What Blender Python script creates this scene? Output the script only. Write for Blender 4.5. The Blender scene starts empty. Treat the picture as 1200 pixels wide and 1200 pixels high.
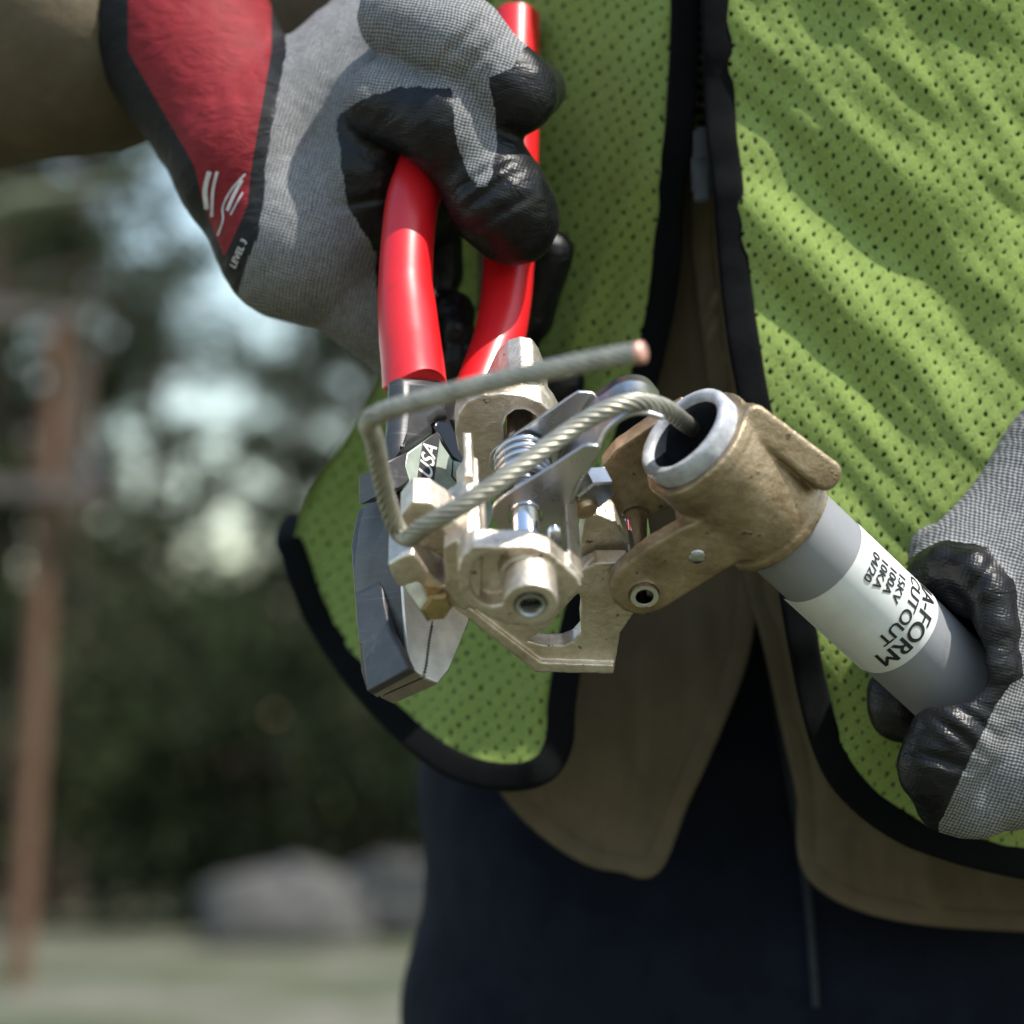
import bpy, bmesh, math, random
import numpy as np
from mathutils import Vector, Matrix, noise as mnoise
from mathutils.bvhtree import BVHTree

random.seed(7)
rad = math.radians
S = bpy.context.scene
COL = S.collection

# ------------------------------------------------------------------ camera, world, sun, exposure
PITCH = rad(6.5)
CAM = Vector((0, 0, 1.0))
R_ = Vector((1, 0, 0))
F_ = Vector((0, math.cos(PITCH), math.sin(PITCH)))
U_ = Vector((0, -math.sin(PITCH), math.cos(PITCH)))
LENS = 85.0
FPX = LENS / 36.0 * 1200.0
cd = bpy.data.cameras.new('camera')
cd.lens = LENS
cd.sensor_width = 36
cd.clip_start = 0.05
cd.clip_end = 900
cd.dof.use_dof = True
cd.dof.focus_distance = 0.702
cd.dof.aperture_fstop = 7.0
cam = bpy.data.objects.new('camera', cd)
COL.objects.link(cam)
cam.location = CAM
cam.rotation_euler = (math.pi / 2 + PITCH, 0, 0)
S.camera = cam

SUN_ELEV, SUN_AZ = rad(60), rad(124)      # azimuth clockwise from +Y (the way the camera looks)
SUN_DIR = Vector((math.sin(SUN_AZ) * math.cos(SUN_ELEV), math.cos(SUN_AZ) * math.cos(SUN_ELEV), math.sin(SUN_ELEV)))
W = bpy.data.worlds.new('World')
S.world = W
W.use_nodes = True
nt = W.node_tree
nt.nodes.clear()
sky = nt.nodes.new('ShaderNodeTexSky')
sky.sky_type = 'NISHITA'
sky.sun_disc = False
sky.sun_elevation = SUN_ELEV
sky.sun_rotation = SUN_AZ
sky.air_density = 1.7
sky.dust_density = 0.8
sky.ozone_density = 1.0
bg = nt.nodes.new('ShaderNodeBackground')
bg.inputs['Strength'].default_value = 0.15
wo = nt.nodes.new('ShaderNodeOutputWorld')
nt.links.new(sky.outputs[0], bg.inputs[0])
nt.links.new(bg.outputs[0], wo.inputs[0])
sl = bpy.data.lights.new('sun', 'SUN')
sl.energy = 4.7
sl.angle = rad(0.6)
sl.color = (1.0, 0.95, 0.87)
so = bpy.data.objects.new('sun', sl)
COL.objects.link(so)
so.rotation_euler = (-SUN_DIR).to_track_quat('-Z', 'Y').to_euler()
S.view_settings.view_transform = 'Standard'
S.view_settings.look = 'None'
S.view_settings.gamma = 1
S.view_settings.use_curve_mapping = False
S.view_settings.exposure = 0.75

# ------------------------------------------------------------------ measuring helpers
def cv(x, y, z):
    """right, up, towards the viewer -> world direction"""
    return R_ * x + U_ * y - F_ * z

def P(px, py, z):
    return CAM + R_ * ((px - 600) / FPX * z) - U_ * ((py - 600) / FPX * z) + F_ * z

def hit(px, py, O, n):
    d = R_ * ((px - 600) / FPX) - U_ * ((py - 600) / FPX) + F_
    return CAM + d * ((O - CAM).dot(n) / d.dot(n))

def to_px(p):
    q = p - CAM
    z = q.dot(F_)
    return 600 + q.dot(R_) / z * FPX, 600 - q.dot(U_) / z * FPX, z

def catmull(pts, n, closed=False):
    pts = [tuple(p) for p in pts]
    m = len(pts)
    out = []
    segs = m if closed else m - 1
    for i in range(segs):
        g = lambda k: pts[k % m] if closed else pts[max(0, min(m - 1, k))]
        p0, p1, p2, p3 = g(i - 1), g(i), g(i + 1), g(i + 2)
        for j in range(n):
            t = j / n
            out.append(tuple(0.5 * (2 * b + (c - a) * t + (2 * a - 5 * b + 4 * c - d) * t * t + (3 * b - a - 3 * c + d) * t ** 3)
                             for a, b, c, d in zip(p0, p1, p2, p3)))
    if not closed:
        out.append(pts[-1])
    return out

def resample(pts, n):
    pts = [np.array(p, float) for p in pts]
    d = [0]
    for a, b in zip(pts[:-1], pts[1:]):
        d.append(d[-1] + np.linalg.norm((b - a)[:2]))
    tot = d[-1]
    arr = np.array(pts)
    return np.stack([np.interp(np.linspace(0, tot, n), d, arr[:, k]) for k in range(arr.shape[1])], 1)

# ------------------------------------------------------------------ objects
def empty(name, loc, label, cat, group=None):
    o = bpy.data.objects.new(name, None)
    COL.objects.link(o)
    o.location = loc
    o.empty_display_size = 0.05
    o['label'] = label
    o['category'] = cat
    if group:
        o['group'] = group
    return o

def place(o, parent):
    if parent is not None:
        o.parent = parent
        chain = Matrix.Translation(parent.location) if parent.parent is None else Matrix.Identity(4)
        o.matrix_parent_inverse = chain.inverted()

def obj(name, me, m=None, parent=None, smooth=True, angle=None):
    if isinstance(me, bmesh.types.BMesh):
        bm = me
        me = bpy.data.meshes.new(name)
        bm.to_mesh(me)
        bm.free()
    o = bpy.data.objects.new(name, me)
    COL.objects.link(o)
    if m is not None:
        if not isinstance(m, (list, tuple)):
            m = [m]
        me.materials.clear()
        for k in m:
            me.materials.append(k)
    if smooth and len(me.polygons):
        me.polygons.foreach_set('use_smooth', [True] * len(me.polygons))
        if angle:
            me.set_sharp_from_angle(angle=rad(angle))
    place(o, parent)
    return o

def pydata(name, v, f):
    me = bpy.data.meshes.new(name)
    me.from_pydata([tuple(p) for p in v], [], [tuple(q) for q in f])
    me.update()
    return me

def tag(o, label=None, cat=None, group=None, kind=None):
    if label: o['label'] = label
    if cat: o['category'] = cat
    if group: o['group'] = group
    if kind: o['kind'] = kind
    return o

# ------------------------------------------------------------------ materials
class NT:
    def __init__(s, name):
        s.m = bpy.data.materials.new(name)
        s.m.use_nodes = True
        s.t = s.m.node_tree
        s.b = s.t.nodes['Principled BSDF']
        s.out = s.t.nodes['Material Output']
    def n(s, typ, **kw):
        k = s.t.nodes.new(typ)
        for a, b in kw.items():
            setattr(k, a, b)
        return k
    def l(s, a, b):
        s.t.links.new(a, b)
    def set(s, **kw):
        for a, b in kw.items():
            s.b.inputs[a.replace('_', ' ')].default_value = b
    def math(s, op, a, b=None, c=None):
        k = s.n('ShaderNodeMath', operation=op)
        for i, v in enumerate((a, b, c)):
            if v is None: continue
            if isinstance(v, (int, float)): k.inputs[i].default_value = v
            else: s.l(v, k.inputs[i])
        return k.outputs[0]
    def coord(s, kind='Object', scale=None, rot=None):
        k = s.n('ShaderNodeTexCoord').outputs[kind]
        if scale or rot:
            mp = s.n('ShaderNodeMapping')
            s.l(k, mp.inputs[0])
            if scale: mp.inputs['Scale'].default_value = scale
            if rot: mp.inputs['Rotation'].default_value = rot
            k = mp.outputs[0]
        return k
    def noise(s, scale, detail=4, rough=0.6, vec=None, dist=0):
        k = s.n('ShaderNodeTexNoise')
        k.inputs['Scale'].default_value = scale
        k.inputs['Detail'].default_value = detail
        k.inputs['Roughness'].default_value = rough
        k.inputs['Distortion'].default_value = dist
        s.l(vec if vec is not None else s.coord(), k.inputs['Vector'])
        return k.outputs[0]
    def ramp(s, f, stops):
        k = s.n('ShaderNodeValToRGB')
        e = k.color_ramp.elements
        while len(e) < len(stops): e.new(0.5)
        for q, (p, c) in zip(e, stops):
            q.position = p
            q.color = (*c, 1) if len(c) == 3 else c
        s.l(f, k.inputs[0])
        return k.outputs[0]
    def mix(s, f, a, b, blend='MIX'):
        k = s.n('ShaderNodeMix', data_type='RGBA', blend_type=blend)
        for i, v in ((0, f), (6, a), (7, b)):
            if isinstance(v, (int, float)): k.inputs[i].default_value = v
            elif isinstance(v, tuple): k.inputs[i].default_value = (*v, 1) if len(v) == 3 else v
            else: s.l(v, k.inputs[i])
        return k.outputs[2]
    def bump(s, h, strength, dist, prev=None):
        k = s.n('ShaderNodeBump')
        k.inputs['Strength'].default_value = strength
        k.inputs['Distance'].default_value = dist
        s.l(h, k.inputs['Height'])
        if prev is not None: s.l(prev, k.inputs['Normal'])
        return k.outputs[0]
    def color(s, v):
        s.l(v, s.b.inputs['Base Color'])
    def rough(s, v):
        s.l(v, s.b.inputs['Roughness'])
    def normal(s, v):
        s.l(v, s.b.inputs['Normal'])

def simple(name, col, rough=0.5, metal=0.0, var=0.15, scale=60, bump=0.0, bscale=400, bdist=0.0004, rvar=0.1, **kw):
    k = NT(name)
    k.set(Roughness=rough, Metallic=metal, **kw)
    n = k.noise(scale)
    k.color(k.ramp(n, [(0.3, tuple(c * (1 - var) for c in col)), (0.7, tuple(min(1, c * (1 + var)) for c in col))]))
    if rvar:
        k.rough(k.math('ADD', k.math('MULTIPLY', k.noise(scale * 2.3), rvar * 2), rough - rvar))
    if bump:
        k.normal(k.bump(k.noise(bscale, 3), bump, bdist))
    return k.m

def cast_metal(name, base, dark, light, rough, spots, metal=0.85):
    k = NT(name)
    k.set(Metallic=metal)
    n1 = k.noise(70, 6, 0.65)
    n2 = k.noise(420, 4, 0.6)
    c = k.ramp(n1, [(0.32, dark), (0.5, base), (0.72, light)])
    c = k.mix(k.ramp(n2, [(0.42, (0, 0, 0)), (0.75, (0.5, 0.5, 0.5))]), c, tuple(q * 0.62 for q in base))
    sp = k.ramp(k.noise(150, 5, 0.7), [(0.66, (0, 0, 0)), (0.72, (1, 1, 1))])
    c = k.mix(k.math('MULTIPLY', sp, 0.75), c, spots)
    pit = k.ramp(k.noise(310, 2, 0.5), [(0.69, (0, 0, 0)), (0.73, (1, 1, 1))])
    c = k.mix(k.math('MULTIPLY', pit, 0.7), c, (0.05, 0.04, 0.03))
    k.color(c)
    k.rough(k.math('ADD', k.math('MULTIPLY', n2, 0.35), rough - 0.17))
    b = k.bump(n1, 0.3, 0.0009)
    b = k.bump(n2, 0.55, 0.0005, b)
    b = k.bump(k.noise(1500, 3, 0.7), 0.7, 0.0003, b)
    b = k.bump(pit, 0.5, 0.0003, b)
    k.normal(b)
    return k.m

M = {}
M['tin'] = cast_metal('tinned_bronze_casting', (0.70, 0.61, 0.50), (0.50, 0.41, 0.31), (0.84, 0.76, 0.66), 0.36, (0.52, 0.33, 0.23), 0.86)
M['bronze'] = cast_metal('raw_bronze_casting', (0.37, 0.28, 0.175), (0.20, 0.14, 0.08), (0.54, 0.43, 0.30), 0.40, (0.42, 0.22, 0.13), 0.8)
M['stainless'] = simple('stainless_sheet', (0.55, 0.54, 0.54), 0.30, 1.0, 0.10, 90, 0.12, 900, 0.0001)
M['chrome'] = simple('chromed_pin', (0.72, 0.72, 0.74), 0.12, 1.0, 0.04, 50, rvar=0.04)
M['spring'] = simple('spring_steel', (0.50, 0.50, 0.52), 0.22, 1.0, 0.05, 50, rvar=0.05)
M['brass'] = simple('bright_brass_bolt', (0.50, 0.37, 0.20), 0.20, 1.0, 0.25, 200, 0.1, 900, 0.0001)
M['bolt'] = simple('dull_bronze_bolt', (0.50, 0.36, 0.22), 0.38, 0.8, 0.2, 200, 0.2, 900, 0.0002)
M['nut'] = simple('grey_steel_nut', (0.48, 0.49, 0.49), 0.25, 1.0, 0.1, 150, 0.1, 900, 0.0001)

def tool_steel(name, base, rough, metal, scr):
    k = NT(name)
    k.set(Metallic=metal)
    v = k.coord('Object', (30, 30, 900), (0.5, 0.3, 0.7))
    sc = k.noise(1.0, 3, 0.6, v)
    n = k.noise(130, 5)
    c = k.ramp(n, [(0.3, tuple(q * 0.8 for q in base)), (0.7, tuple(q * 1.25 for q in base))])
    s2 = k.ramp(sc, [(0.60, (0, 0, 0)), (0.72, (scr, scr, scr))])
    worn = k.ramp(k.noise(45, 5, 0.75), [(0.63, (0, 0, 0)), (0.72, (scr, scr, scr))])
    c = k.mix(s2, c, (0.32, 0.32, 0.33))
    c = k.mix(worn, c, (0.40, 0.40, 0.41))
    k.color(c)
    k.rough(k.math('ADD', k.math('MULTIPLY', sc, 0.25), rough - 0.12))
    k.normal(k.bump(k.noise(900, 2), 0.15, 0.0001, k.bump(sc, 0.12, 0.0002)))
    return k.m
M['black_steel'] = tool_steel('blackened_tool_steel', (0.058, 0.056, 0.057), 0.42, 0.4, 0.16)
M['jaw_face'] = tool_steel('ground_jaw_steel', (0.62, 0.595, 0.57), 0.34, 0.6, 0.35)
M['pivot_face'] = tool_steel('satin_pivot_steel', (0.34, 0.385, 0.325), 0.45, 0.4, 0.2)
M['recess_black'] = simple('handle_recess_black', (0.012, 0.012, 0.014), 0.18, 0.3, 0.1, 60)
M['ink_black'] = simple('black_ink', (0.012, 0.012, 0.013), 0.5, 0, 0.1, 60)
M['white_print'] = simple('white_print', (0.72, 0.72, 0.70), 0.5, 0, 0.08, 300)
M['grey_print'] = simple('worn_white_print', (0.50, 0.47, 0.46), 0.6, 0, 0.25, 300)
k = NT('red_dipped_grip')
k.set(Coat_Weight=0.25, Coat_Roughness=0.2, Specular_IOR_Level=0.45)
n = k.noise(30, 3)
c = k.ramp(n, [(0.3, (0.50, 0.006, 0.010)), (0.7, (0.58, 0.009, 0.013))])
sm_ = k.ramp(k.noise(75, 6, 0.75), [(0.60, (0, 0, 0)), (0.78, (0.55, 0.55, 0.55))])
k.color(k.mix(sm_, c, (0.20, 0.012, 0.012)))
k.rough(k.math('ADD', k.math('MULTIPLY', k.noise(200, 4), 0.16), 0.30))
k.normal(k.bump(k.noise(55, 3), 0.12, 0.0007, k.bump(k.noise(700, 2), 0.05, 0.0001)))
M['red'] = k.m
k = NT('grey_tube_fibre')
k.set(Specular_IOR_Level=0.4)
k.color(k.ramp(k.noise(40, 5), [(0.3, (0.20, 0.204, 0.218)), (0.7, (0.235, 0.238, 0.250))]))
c = k.ramp(k.noise(40, 5), [(0.3, (0.205, 0.208, 0.220)), (0.7, (0.235, 0.238, 0.250))])
c = k.mix(k.ramp(k.noise(130, 6, 0.8), [(0.60, (0, 0, 0)), (0.74, (0.6, 0.6, 0.6))]), c, (0.30, 0.30, 0.31))
c = k.mix(k.ramp(k.noise(60, 6, 0.75), [(0.60, (0, 0, 0)), (0.75, (0.5, 0.5, 0.5))]), c, (0.12, 0.115, 0.11))
k.color(c)
k.rough(k.math('ADD', k.math('MULTIPLY', k.noise(160, 4), 0.14), 0.30))
k.normal(k.bump(k.noise(90, 3), 0.06, 0.0004))
M['tube'] = k.m
M['tube_lining'] = simple('tube_end_fibre', (0.36, 0.37, 0.39), 0.42, 0.0, 0.30, 220, 0.5, 500, 0.0004)
M['label'] = simple('white_label_paper', (0.60, 0.61, 0.595), 0.34, 0, 0.07, 120)
M['wire'] = simple('tinned_wire_strand', (0.33, 0.315, 0.26), 0.44, 0.7, 0.25, 180, 0.15, 700, 0.0002)
M['copper'] = simple('cut_copper_end', (0.80, 0.42, 0.33), 0.4, 0.6, 0.15, 400)

def glove_mat(name, cell):
    k = NT(name)
    at = k.n('ShaderNodeAttribute', attribute_name='coat').outputs['Fac']
    ar = k.n('ShaderNodeAttribute', attribute_name='red').outputs['Fac']
    tc = k.n('ShaderNodeUVMap', uv_map='knit')
    sx = k.n('ShaderNodeSeparateXYZ')
    wob = k.n('ShaderNodeTexNoise')
    wob.inputs['Scale'].default_value = 0.12
    wob.inputs['Detail'].default_value = 3
    k.l(tc.outputs[0], wob.inputs['Vector'])
    wm = k.n('ShaderNodeVectorMath', operation='SCALE')
    k.l(wob.outputs['Color'], wm.inputs[0])
    wm.inputs['Scale'].default_value = 2.2
    wa = k.n('ShaderNodeVectorMath', operation='ADD')
    k.l(tc.outputs[0], wa.inputs[0]); k.l(wm.outputs[0], wa.inputs[1])
    k.l(wa.outputs[0], sx.inputs[0])
    fx = k.math('SINE', k.math('MULTIPLY', sx.outputs[0], 2 * math.pi / cell))
    fy = k.math('SINE', k.math('MULTIPLY', sx.outputs[1], 2 * math.pi / (cell * 0.85)))
    g = k.math('ADD', k.math('MULTIPLY', k.math('ADD', fx, fy), 0.25), 0.5)
    nz = k.noise(700, 3, 0.7)
    g2 = k.math('ADD', k.math('MULTIPLY', g, 0.60), k.math('MULTIPLY', nz, 0.55))
    knit = k.ramp(g2, [(0.28, (0.060, 0.060, 0.062)), (0.58, (0.150, 0.150, 0.152)), (0.88, (0.31, 0.31, 0.315))])
    knit = k.mix(0.5, knit, k.ramp(k.noise(60, 5, 0.7), [(0.3, (0.65, 0.65, 0.65)), (0.7, (1.2, 1.2, 1.2))]), 'MULTIPLY')
    coatn = k.noise(150, 5, 0.65)
    black = k.ramp(coatn, [(0.3, (0.005, 0.005, 0.0055)), (0.75, (0.011, 0.011, 0.012))])
    k.set(Specular_IOR_Level=0.24)
    frag = k.math('ADD', at, k.math('ADD', k.math('MULTIPLY', k.math('SUBTRACT', k.noise(420, 2), 0.5), 0.5), k.math('MULTIPLY', k.math('SUBTRACT', k.noise(110, 3), 0.5), 0.9)))
    cf = k.ramp(frag, [(0.47, (0, 0, 0)), (0.53, (1, 1, 1))])
    rf = k.ramp(ar, [(0.47, (0, 0, 0)), (0.53, (1, 1, 1))])
    c = k.mix(cf, knit, black)
    c = k.mix(rf, c, k.ramp(k.noise(200, 3), [(0.3, (0.15, 0.008, 0.012)), (0.7, (0.20, 0.012, 0.016))]))
    k.color(c)
    rr = k.math('ADD', k.math('MULTIPLY', coatn, 0.40), 0.17)
    rmix = k.n('ShaderNodeMix', data_type='FLOAT')
    k.l(cf, rmix.inputs[0]); rmix.inputs[2].default_value = 0.85; k.l(rr, rmix.inputs[3])
    k.rough(k.math('MAXIMUM', rmix.outputs[0], k.math('MULTIPLY', k.n('ShaderNodeAttribute', attribute_name='band').outputs['Fac'], 0.7)))
    b1 = k.bump(g2, 0.55, 0.0005)
    wr = k.n('ShaderNodeTexNoise')
    wr.inputs['Scale'].default_value = 90
    wr.inputs['Detail'].default_value = 5
    wr.inputs['Distortion'].default_value = 1.2
    k.l(k.coord('Object', (1, 1, 2.2)), wr.inputs['Vector'])
    b2 = k.bump(wr.outputs[0], 0.55, 0.0015)
    b2 = k.bump(g, 0.22, 0.0003, b2)
    b2 = k.bump(k.noise(800, 2), 0.25, 0.0003, b2)
    nm = k.n('ShaderNodeMix', data_type='VECTOR')
    k.l(cf, nm.inputs[0]); k.l(b1, nm.inputs[4]); k.l(b2, nm.inputs[5])
    k.normal(nm.outputs[1])
    return k.m
M['glove'] = glove_mat('knit_glove_with_black_coating', 1.12)
M['glove_edge'] = simple('black_cuff_binding', (0.014, 0.014, 0.015), 0.7, 0, 0.2, 300, 0.3, 1500, 0.0003)

def mesh_fabric(name, c1, c2, holes=True):
    k = NT(name)
    k.set(Roughness=0.8, Specular_IOR_Level=0.2)
    uv = k.n('ShaderNodeUVMap', uv_map='cloth')
    wob = k.n('ShaderNodeTexNoise')
    wob.inputs['Scale'].default_value = 0.055
    wob.inputs['Detail'].default_value = 2
    k.l(uv.outputs[0], wob.inputs['Vector'])
    wm = k.n('ShaderNodeVectorMath', operation='SCALE')
    k.l(wob.outputs['Color'], wm.inputs[0]); wm.inputs['Scale'].default_value = 7.0
    wa = k.n('ShaderNodeVectorMath', operation='ADD')
    k.l(uv.outputs[0], wa.inputs[0]); k.l(wm.outputs[0], wa.inputs[1])
    wob2 = k.n('ShaderNodeTexNoise')
    wob2.inputs['Scale'].default_value = 0.6
    k.l(uv.outputs[0], wob2.inputs['Vector'])
    wm2 = k.n('ShaderNodeVectorMath', operation='SCALE')
    k.l(wob2.outputs['Color'], wm2.inputs[0]); wm2.inputs['Scale'].default_value = 1.3
    wb = k.n('ShaderNodeVectorMath', operation='ADD')
    k.l(wa.outputs[0], wb.inputs[0]); k.l(wm2.outputs[0], wb.inputs[1])
    mp = k.n('ShaderNodeMapping')
    mp.inputs['Rotation'].default_value = (0, 0, rad(12))
    k.l(wb.outputs[0], mp.inputs[0])
    sx = k.n('ShaderNodeSeparateXYZ')
    k.l(mp.outputs[0], sx.inputs[0])
    x, y = sx.outputs[0], sx.outputs[1]
    SU, SV = 5.2, 3.3
    def dots(ox, oy, ru, rv, su, sv):
        v = k.math('ADD', k.math('DIVIDE', y, sv), oy)
        row = k.math('FLOOR', v)
        u = k.math('ADD', k.math('ADD', k.math('DIVIDE', x, su), k.math('MULTIPLY', k.math('MODULO', k.math('ADD', row, 1000), 2), 0.5)), ox)
        fu = k.math('MULTIPLY', k.math('SUBTRACT', k.math('FRACT', u), 0.5), su / ru)
        fv = k.math('MULTIPLY', k.math('SUBTRACT', k.math('FRACT', v), 0.5), sv / rv)
        return k.math('SQRT', k.math('ADD', k.math('MULTIPLY', fu, fu), k.math('MULTIPLY', fv, fv)))
    d1 = k.math('MULTIPLY', dots(0, 0, 0.60, 0.95, SU, SV), k.math('ADD', k.math('MULTIPLY', k.noise(170, 2), 1.2), 0.45))
    d2 = dots(0.31, 0.43, 0.30, 0.40, SU, SV)
    wv = k.math('SINE', k.math('MULTIPLY', x, 6.2))
    wv2 = k.math('SINE', k.math('MULTIPLY', y, 9.0))
    n = k.noise(25, 5, 0.65)
    col = k.ramp(n, [(0.3, c1), (0.7, c2)])
    knit = k.ramp(k.noise(1300, 2), [(0.3, (0.70, 0.70, 0.70)), (0.7, (1.15, 1.15, 1.15))])
    col = k.mix(0.7, col, knit, 'MULTIPLY')
    k.color(col)
    ht = k.math('ADD', k.math('MULTIPLY', k.math('ADD', wv, wv2), 0.10), k.math('MINIMUM', d1, 2.0))
    ht = k.math('ADD', ht, k.math('MULTIPLY', k.math('MINIMUM', d2, 1.6), 0.6))
    k.normal(k.bump(ht, 0.30, 0.0005, k.bump(k.noise(900, 2), 0.35, 0.0004)))
    tr = k.n('ShaderNodeBsdfTranslucent')
    k.l(col, tr.inputs[0])
    mt = k.n('ShaderNodeMixShader')
    mt.inputs[0].default_value = 0.36
    k.l(k.b.outputs[0], mt.inputs[1]); k.l(tr.outputs[0], mt.inputs[2])
    last = mt.outputs[0]
    if holes:
        h1 = k.ramp(d1, [(0.80, (1, 1, 1)), (1.0, (0, 0, 0))])
        h2 = k.ramp(d2, [(0.5, (0.45, 0.45, 0.45)), (1.1, (0, 0, 0))])
        tp = k.n('ShaderNodeBsdfTransparent')
        mh = k.n('ShaderNodeMixShader')
        k.l(k.math('MINIMUM', k.math('MULTIPLY', k.math('MAXIMUM', h1, h2), 1.0), 1.0), mh.inputs[0])
        k.l(last, mh.inputs[1]); k.l(tp.outputs[0], mh.inputs[2])
        last = mh.outputs[0]
    k.l(last, k.out.inputs[0])
    return k.m
M['vest'] = mesh_fabric('lime_mesh_fabric', (0.275, 0.375, 0.095), (0.32, 0.425, 0.12))
M['trim'] = simple('black_binding_tape', (0.0022, 0.0026, 0.003), 0.9, 0, 0.3, 400, 0.5, 1800, 0.0004, Specular_IOR_Level=0.12)
def cloth(name, c, var, s, bump=0.5, fine=1500):
    k = NT(name)
    k.set(Roughness=0.9, Specular_IOR_Level=0.15)
    col = k.ramp(k.noise(s, 6, 0.65), [(0.3, tuple(q * (1 - var) for q in c)), (0.7, tuple(q * (1 + var) for q in c))])
    tw = k.n('ShaderNodeTexWave')
    tw.inputs['Scale'].default_value = 420
    tw.inputs['Distortion'].default_value = 1.5
    k.l(k.coord(rot=(0.4, 0.7, 0.2)), tw.inputs['Vector'])
    col = k.mix(0.45, col, k.ramp(tw.outputs[1], [(0.2, (0.6, 0.6, 0.6)), (0.8, (1.2, 1.2, 1.2))]), 'MULTIPLY')
    k.color(col)
    k.normal(k.bump(k.noise(28, 4, 0.5), 0.6, 0.006, k.bump(k.noise(fine, 2), bump, 0.0004)))
    return k.m
M['shirt'] = cloth('khaki_canvas_shirt', (0.105, 0.083, 0.054), 0.18, 50)
M['jeans'] = cloth('dark_navy_denim', (0.005, 0.0075, 0.016), 0.35, 60)
M['zip'] = simple('black_zip_slider', (0.010, 0.010, 0.011), 0.5, 0.0, 0.2, 100)
M['skin'] = simple('skin', (0.45, 0.28, 0.2), 0.5, 0, 0.08, 30, 0.2, 300, 0.0005)
M['hair'] = simple('short_brown_hair', (0.04, 0.025, 0.015), 0.6, 0, 0.4, 200, 0.6, 300, 0.003)
M['boot'] = simple('brown_boot_leather', (0.09, 0.05, 0.025), 0.55, 0, 0.3, 40, 0.4, 200, 0.002)

# ------------------------------------------------------------------ solid builders
def plate(name, outline, O, n, xd, thick, bevel, m, parent, holes=(), smooth_pts=0):
    """flat part cut to an outline measured on the plane (O, n); the front face lies on the plane"""
    yd = n.cross(xd).normalized()
    def loc(pts, sm):
        q = []
        for px, py in pts:
            h = hit(px, py, O, n) - O
            q.append((h.dot(xd), h.dot(yd)))
        return catmull(q, sm, True) if sm else q
    cu = bpy.data.curves.new(name, 'CURVE')
    cu.dimensions = '2D'
    cu.fill_mode = 'BOTH'
    for pts, sm in [(outline, smooth_pts)] + [(h, 4) for h in holes]:
        l2 = loc(pts, sm)
        sp = cu.splines.new('POLY')
        sp.points.add(len(l2) - 1)
        for a, b in zip(sp.points, l2):
            a.co = (b[0], b[1], 0, 1)
        sp.use_cyclic_u = True
    cu.extrude = max(0.00001, thick / 2 - bevel)
    cu.bevel_depth = bevel
    cu.bevel_resolution = 2
    cu.offset = -bevel
    t = bpy.data.objects.new(name, cu)
    COL.objects.link(t)
    dg = bpy.context.evaluated_depsgraph_get()
    me = bpy.data.meshes.new_from_object(t.evaluated_get(dg))
    bpy.data.objects.remove(t)
    bpy.data.curves.remove(cu)
    c = O - n * (thick / 2)
    mw = Matrix((( xd.x, yd.x, n.x, c.x), (xd.y, yd.y, n.y, c.y), (xd.z, yd.z, n.z, c.z), (0, 0, 0, 1)))
    me.transform(mw)
    me.name = name
    return obj(name, me, m, parent, True, 35)

def frames(path):
    """parallel transport"""
    T = []
    n = len(path)
    for i in range(n):
        T.append((path[min(n - 1, i + 1)] - path[max(0, i - 1)]).normalized())
    a = Vector((0.31, 0.2, 0.93))
    N = (a - T[0] * a.dot(T[0])).normalized()
    out = []
    for t in T:
        N = (N - t * N.dot(t)).normalized()
        out.append((t, N, t.cross(N)))
    return out

def sweep(path, radii, seg=20, hint=None, flat=1.0, cap=True, wob=0.0):
    """tube along path; radii per point; with hint the section is an oval (flat = ratio along the hint)"""
    fr = frames(path)
    v, f = [], []
    n = len(path)
    for i, (p, (t, N, B)) in enumerate(zip(path, fr)):
        if hint is not None:
            N = (hint - t * hint.dot(t)).normalized()
            B = t.cross(N)
        for j in range(seg):
            a = 2 * math.pi * j / seg
            r = radii[i]
            if wob: r *= 1 + wob * mnoise.noise(p * 60 + Vector((j * .3, 0, 0)))
            v.append(p + N * (math.cos(a) * r * flat) + B * (math.sin(a) * r))
    for i in range(n - 1):
        for j in range(seg):
            a, b = i * seg + j, i * seg + (j + 1) % seg
            f.append((a, b, b + seg, a + seg))
    if cap:
        f.append(tuple(range(seg))[::-1])
        f.append(tuple(range((n - 1) * seg, n * seg)))
    return v, f

def round_ends(pts, rad_, k=5):
    """extend a sweep so both ends close as domes"""
    a, b = pts[0], pts[-1]
    ta, tb = (pts[0] - pts[1]).normalized(), (pts[-1] - pts[-2]).normalized()
    p2, r2 = [], []
    for i in range(k):
        q = math.pi / 2 * (1 - i / k)
        p2.append(a + ta * rad_[0] * math.sin(q) * .6); r2.append(max(1e-5, rad_[0] * math.cos(q)))
    p2 += pts; r2 += list(rad_)
    for i in range(1, k + 1):
        q = math.pi / 2 * i / k
        p2.append(b + tb * rad_[-1] * math.sin(q) * .6); r2.append(max(1e-5, rad_[-1] * math.cos(q)))
    return p2, r2

def vpath(pts, n=8):
    return [Vector(q) for q in catmull([tuple(p) for p in pts], n)]

def lathe(prof, O, axis, seg=48):
    """prof: (s, r) pairs along the axis"""
    a = axis.normalized()
    N = a.orthogonal().normalized()
    B = a.cross(N)
    v, f = [], []
    for s, r in prof:
        for j in range(seg):
            t = 2 * math.pi * j / seg
            v.append(O + a * s + (N * math.cos(t) + B * math.sin(t)) * r)
    for i in range(len(prof) - 1):
        for j in range(seg):
            p, q = i * seg + j, i * seg + (j + 1) % seg
            f.append((p, q, q + seg, p + seg))
    return v, f

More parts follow.
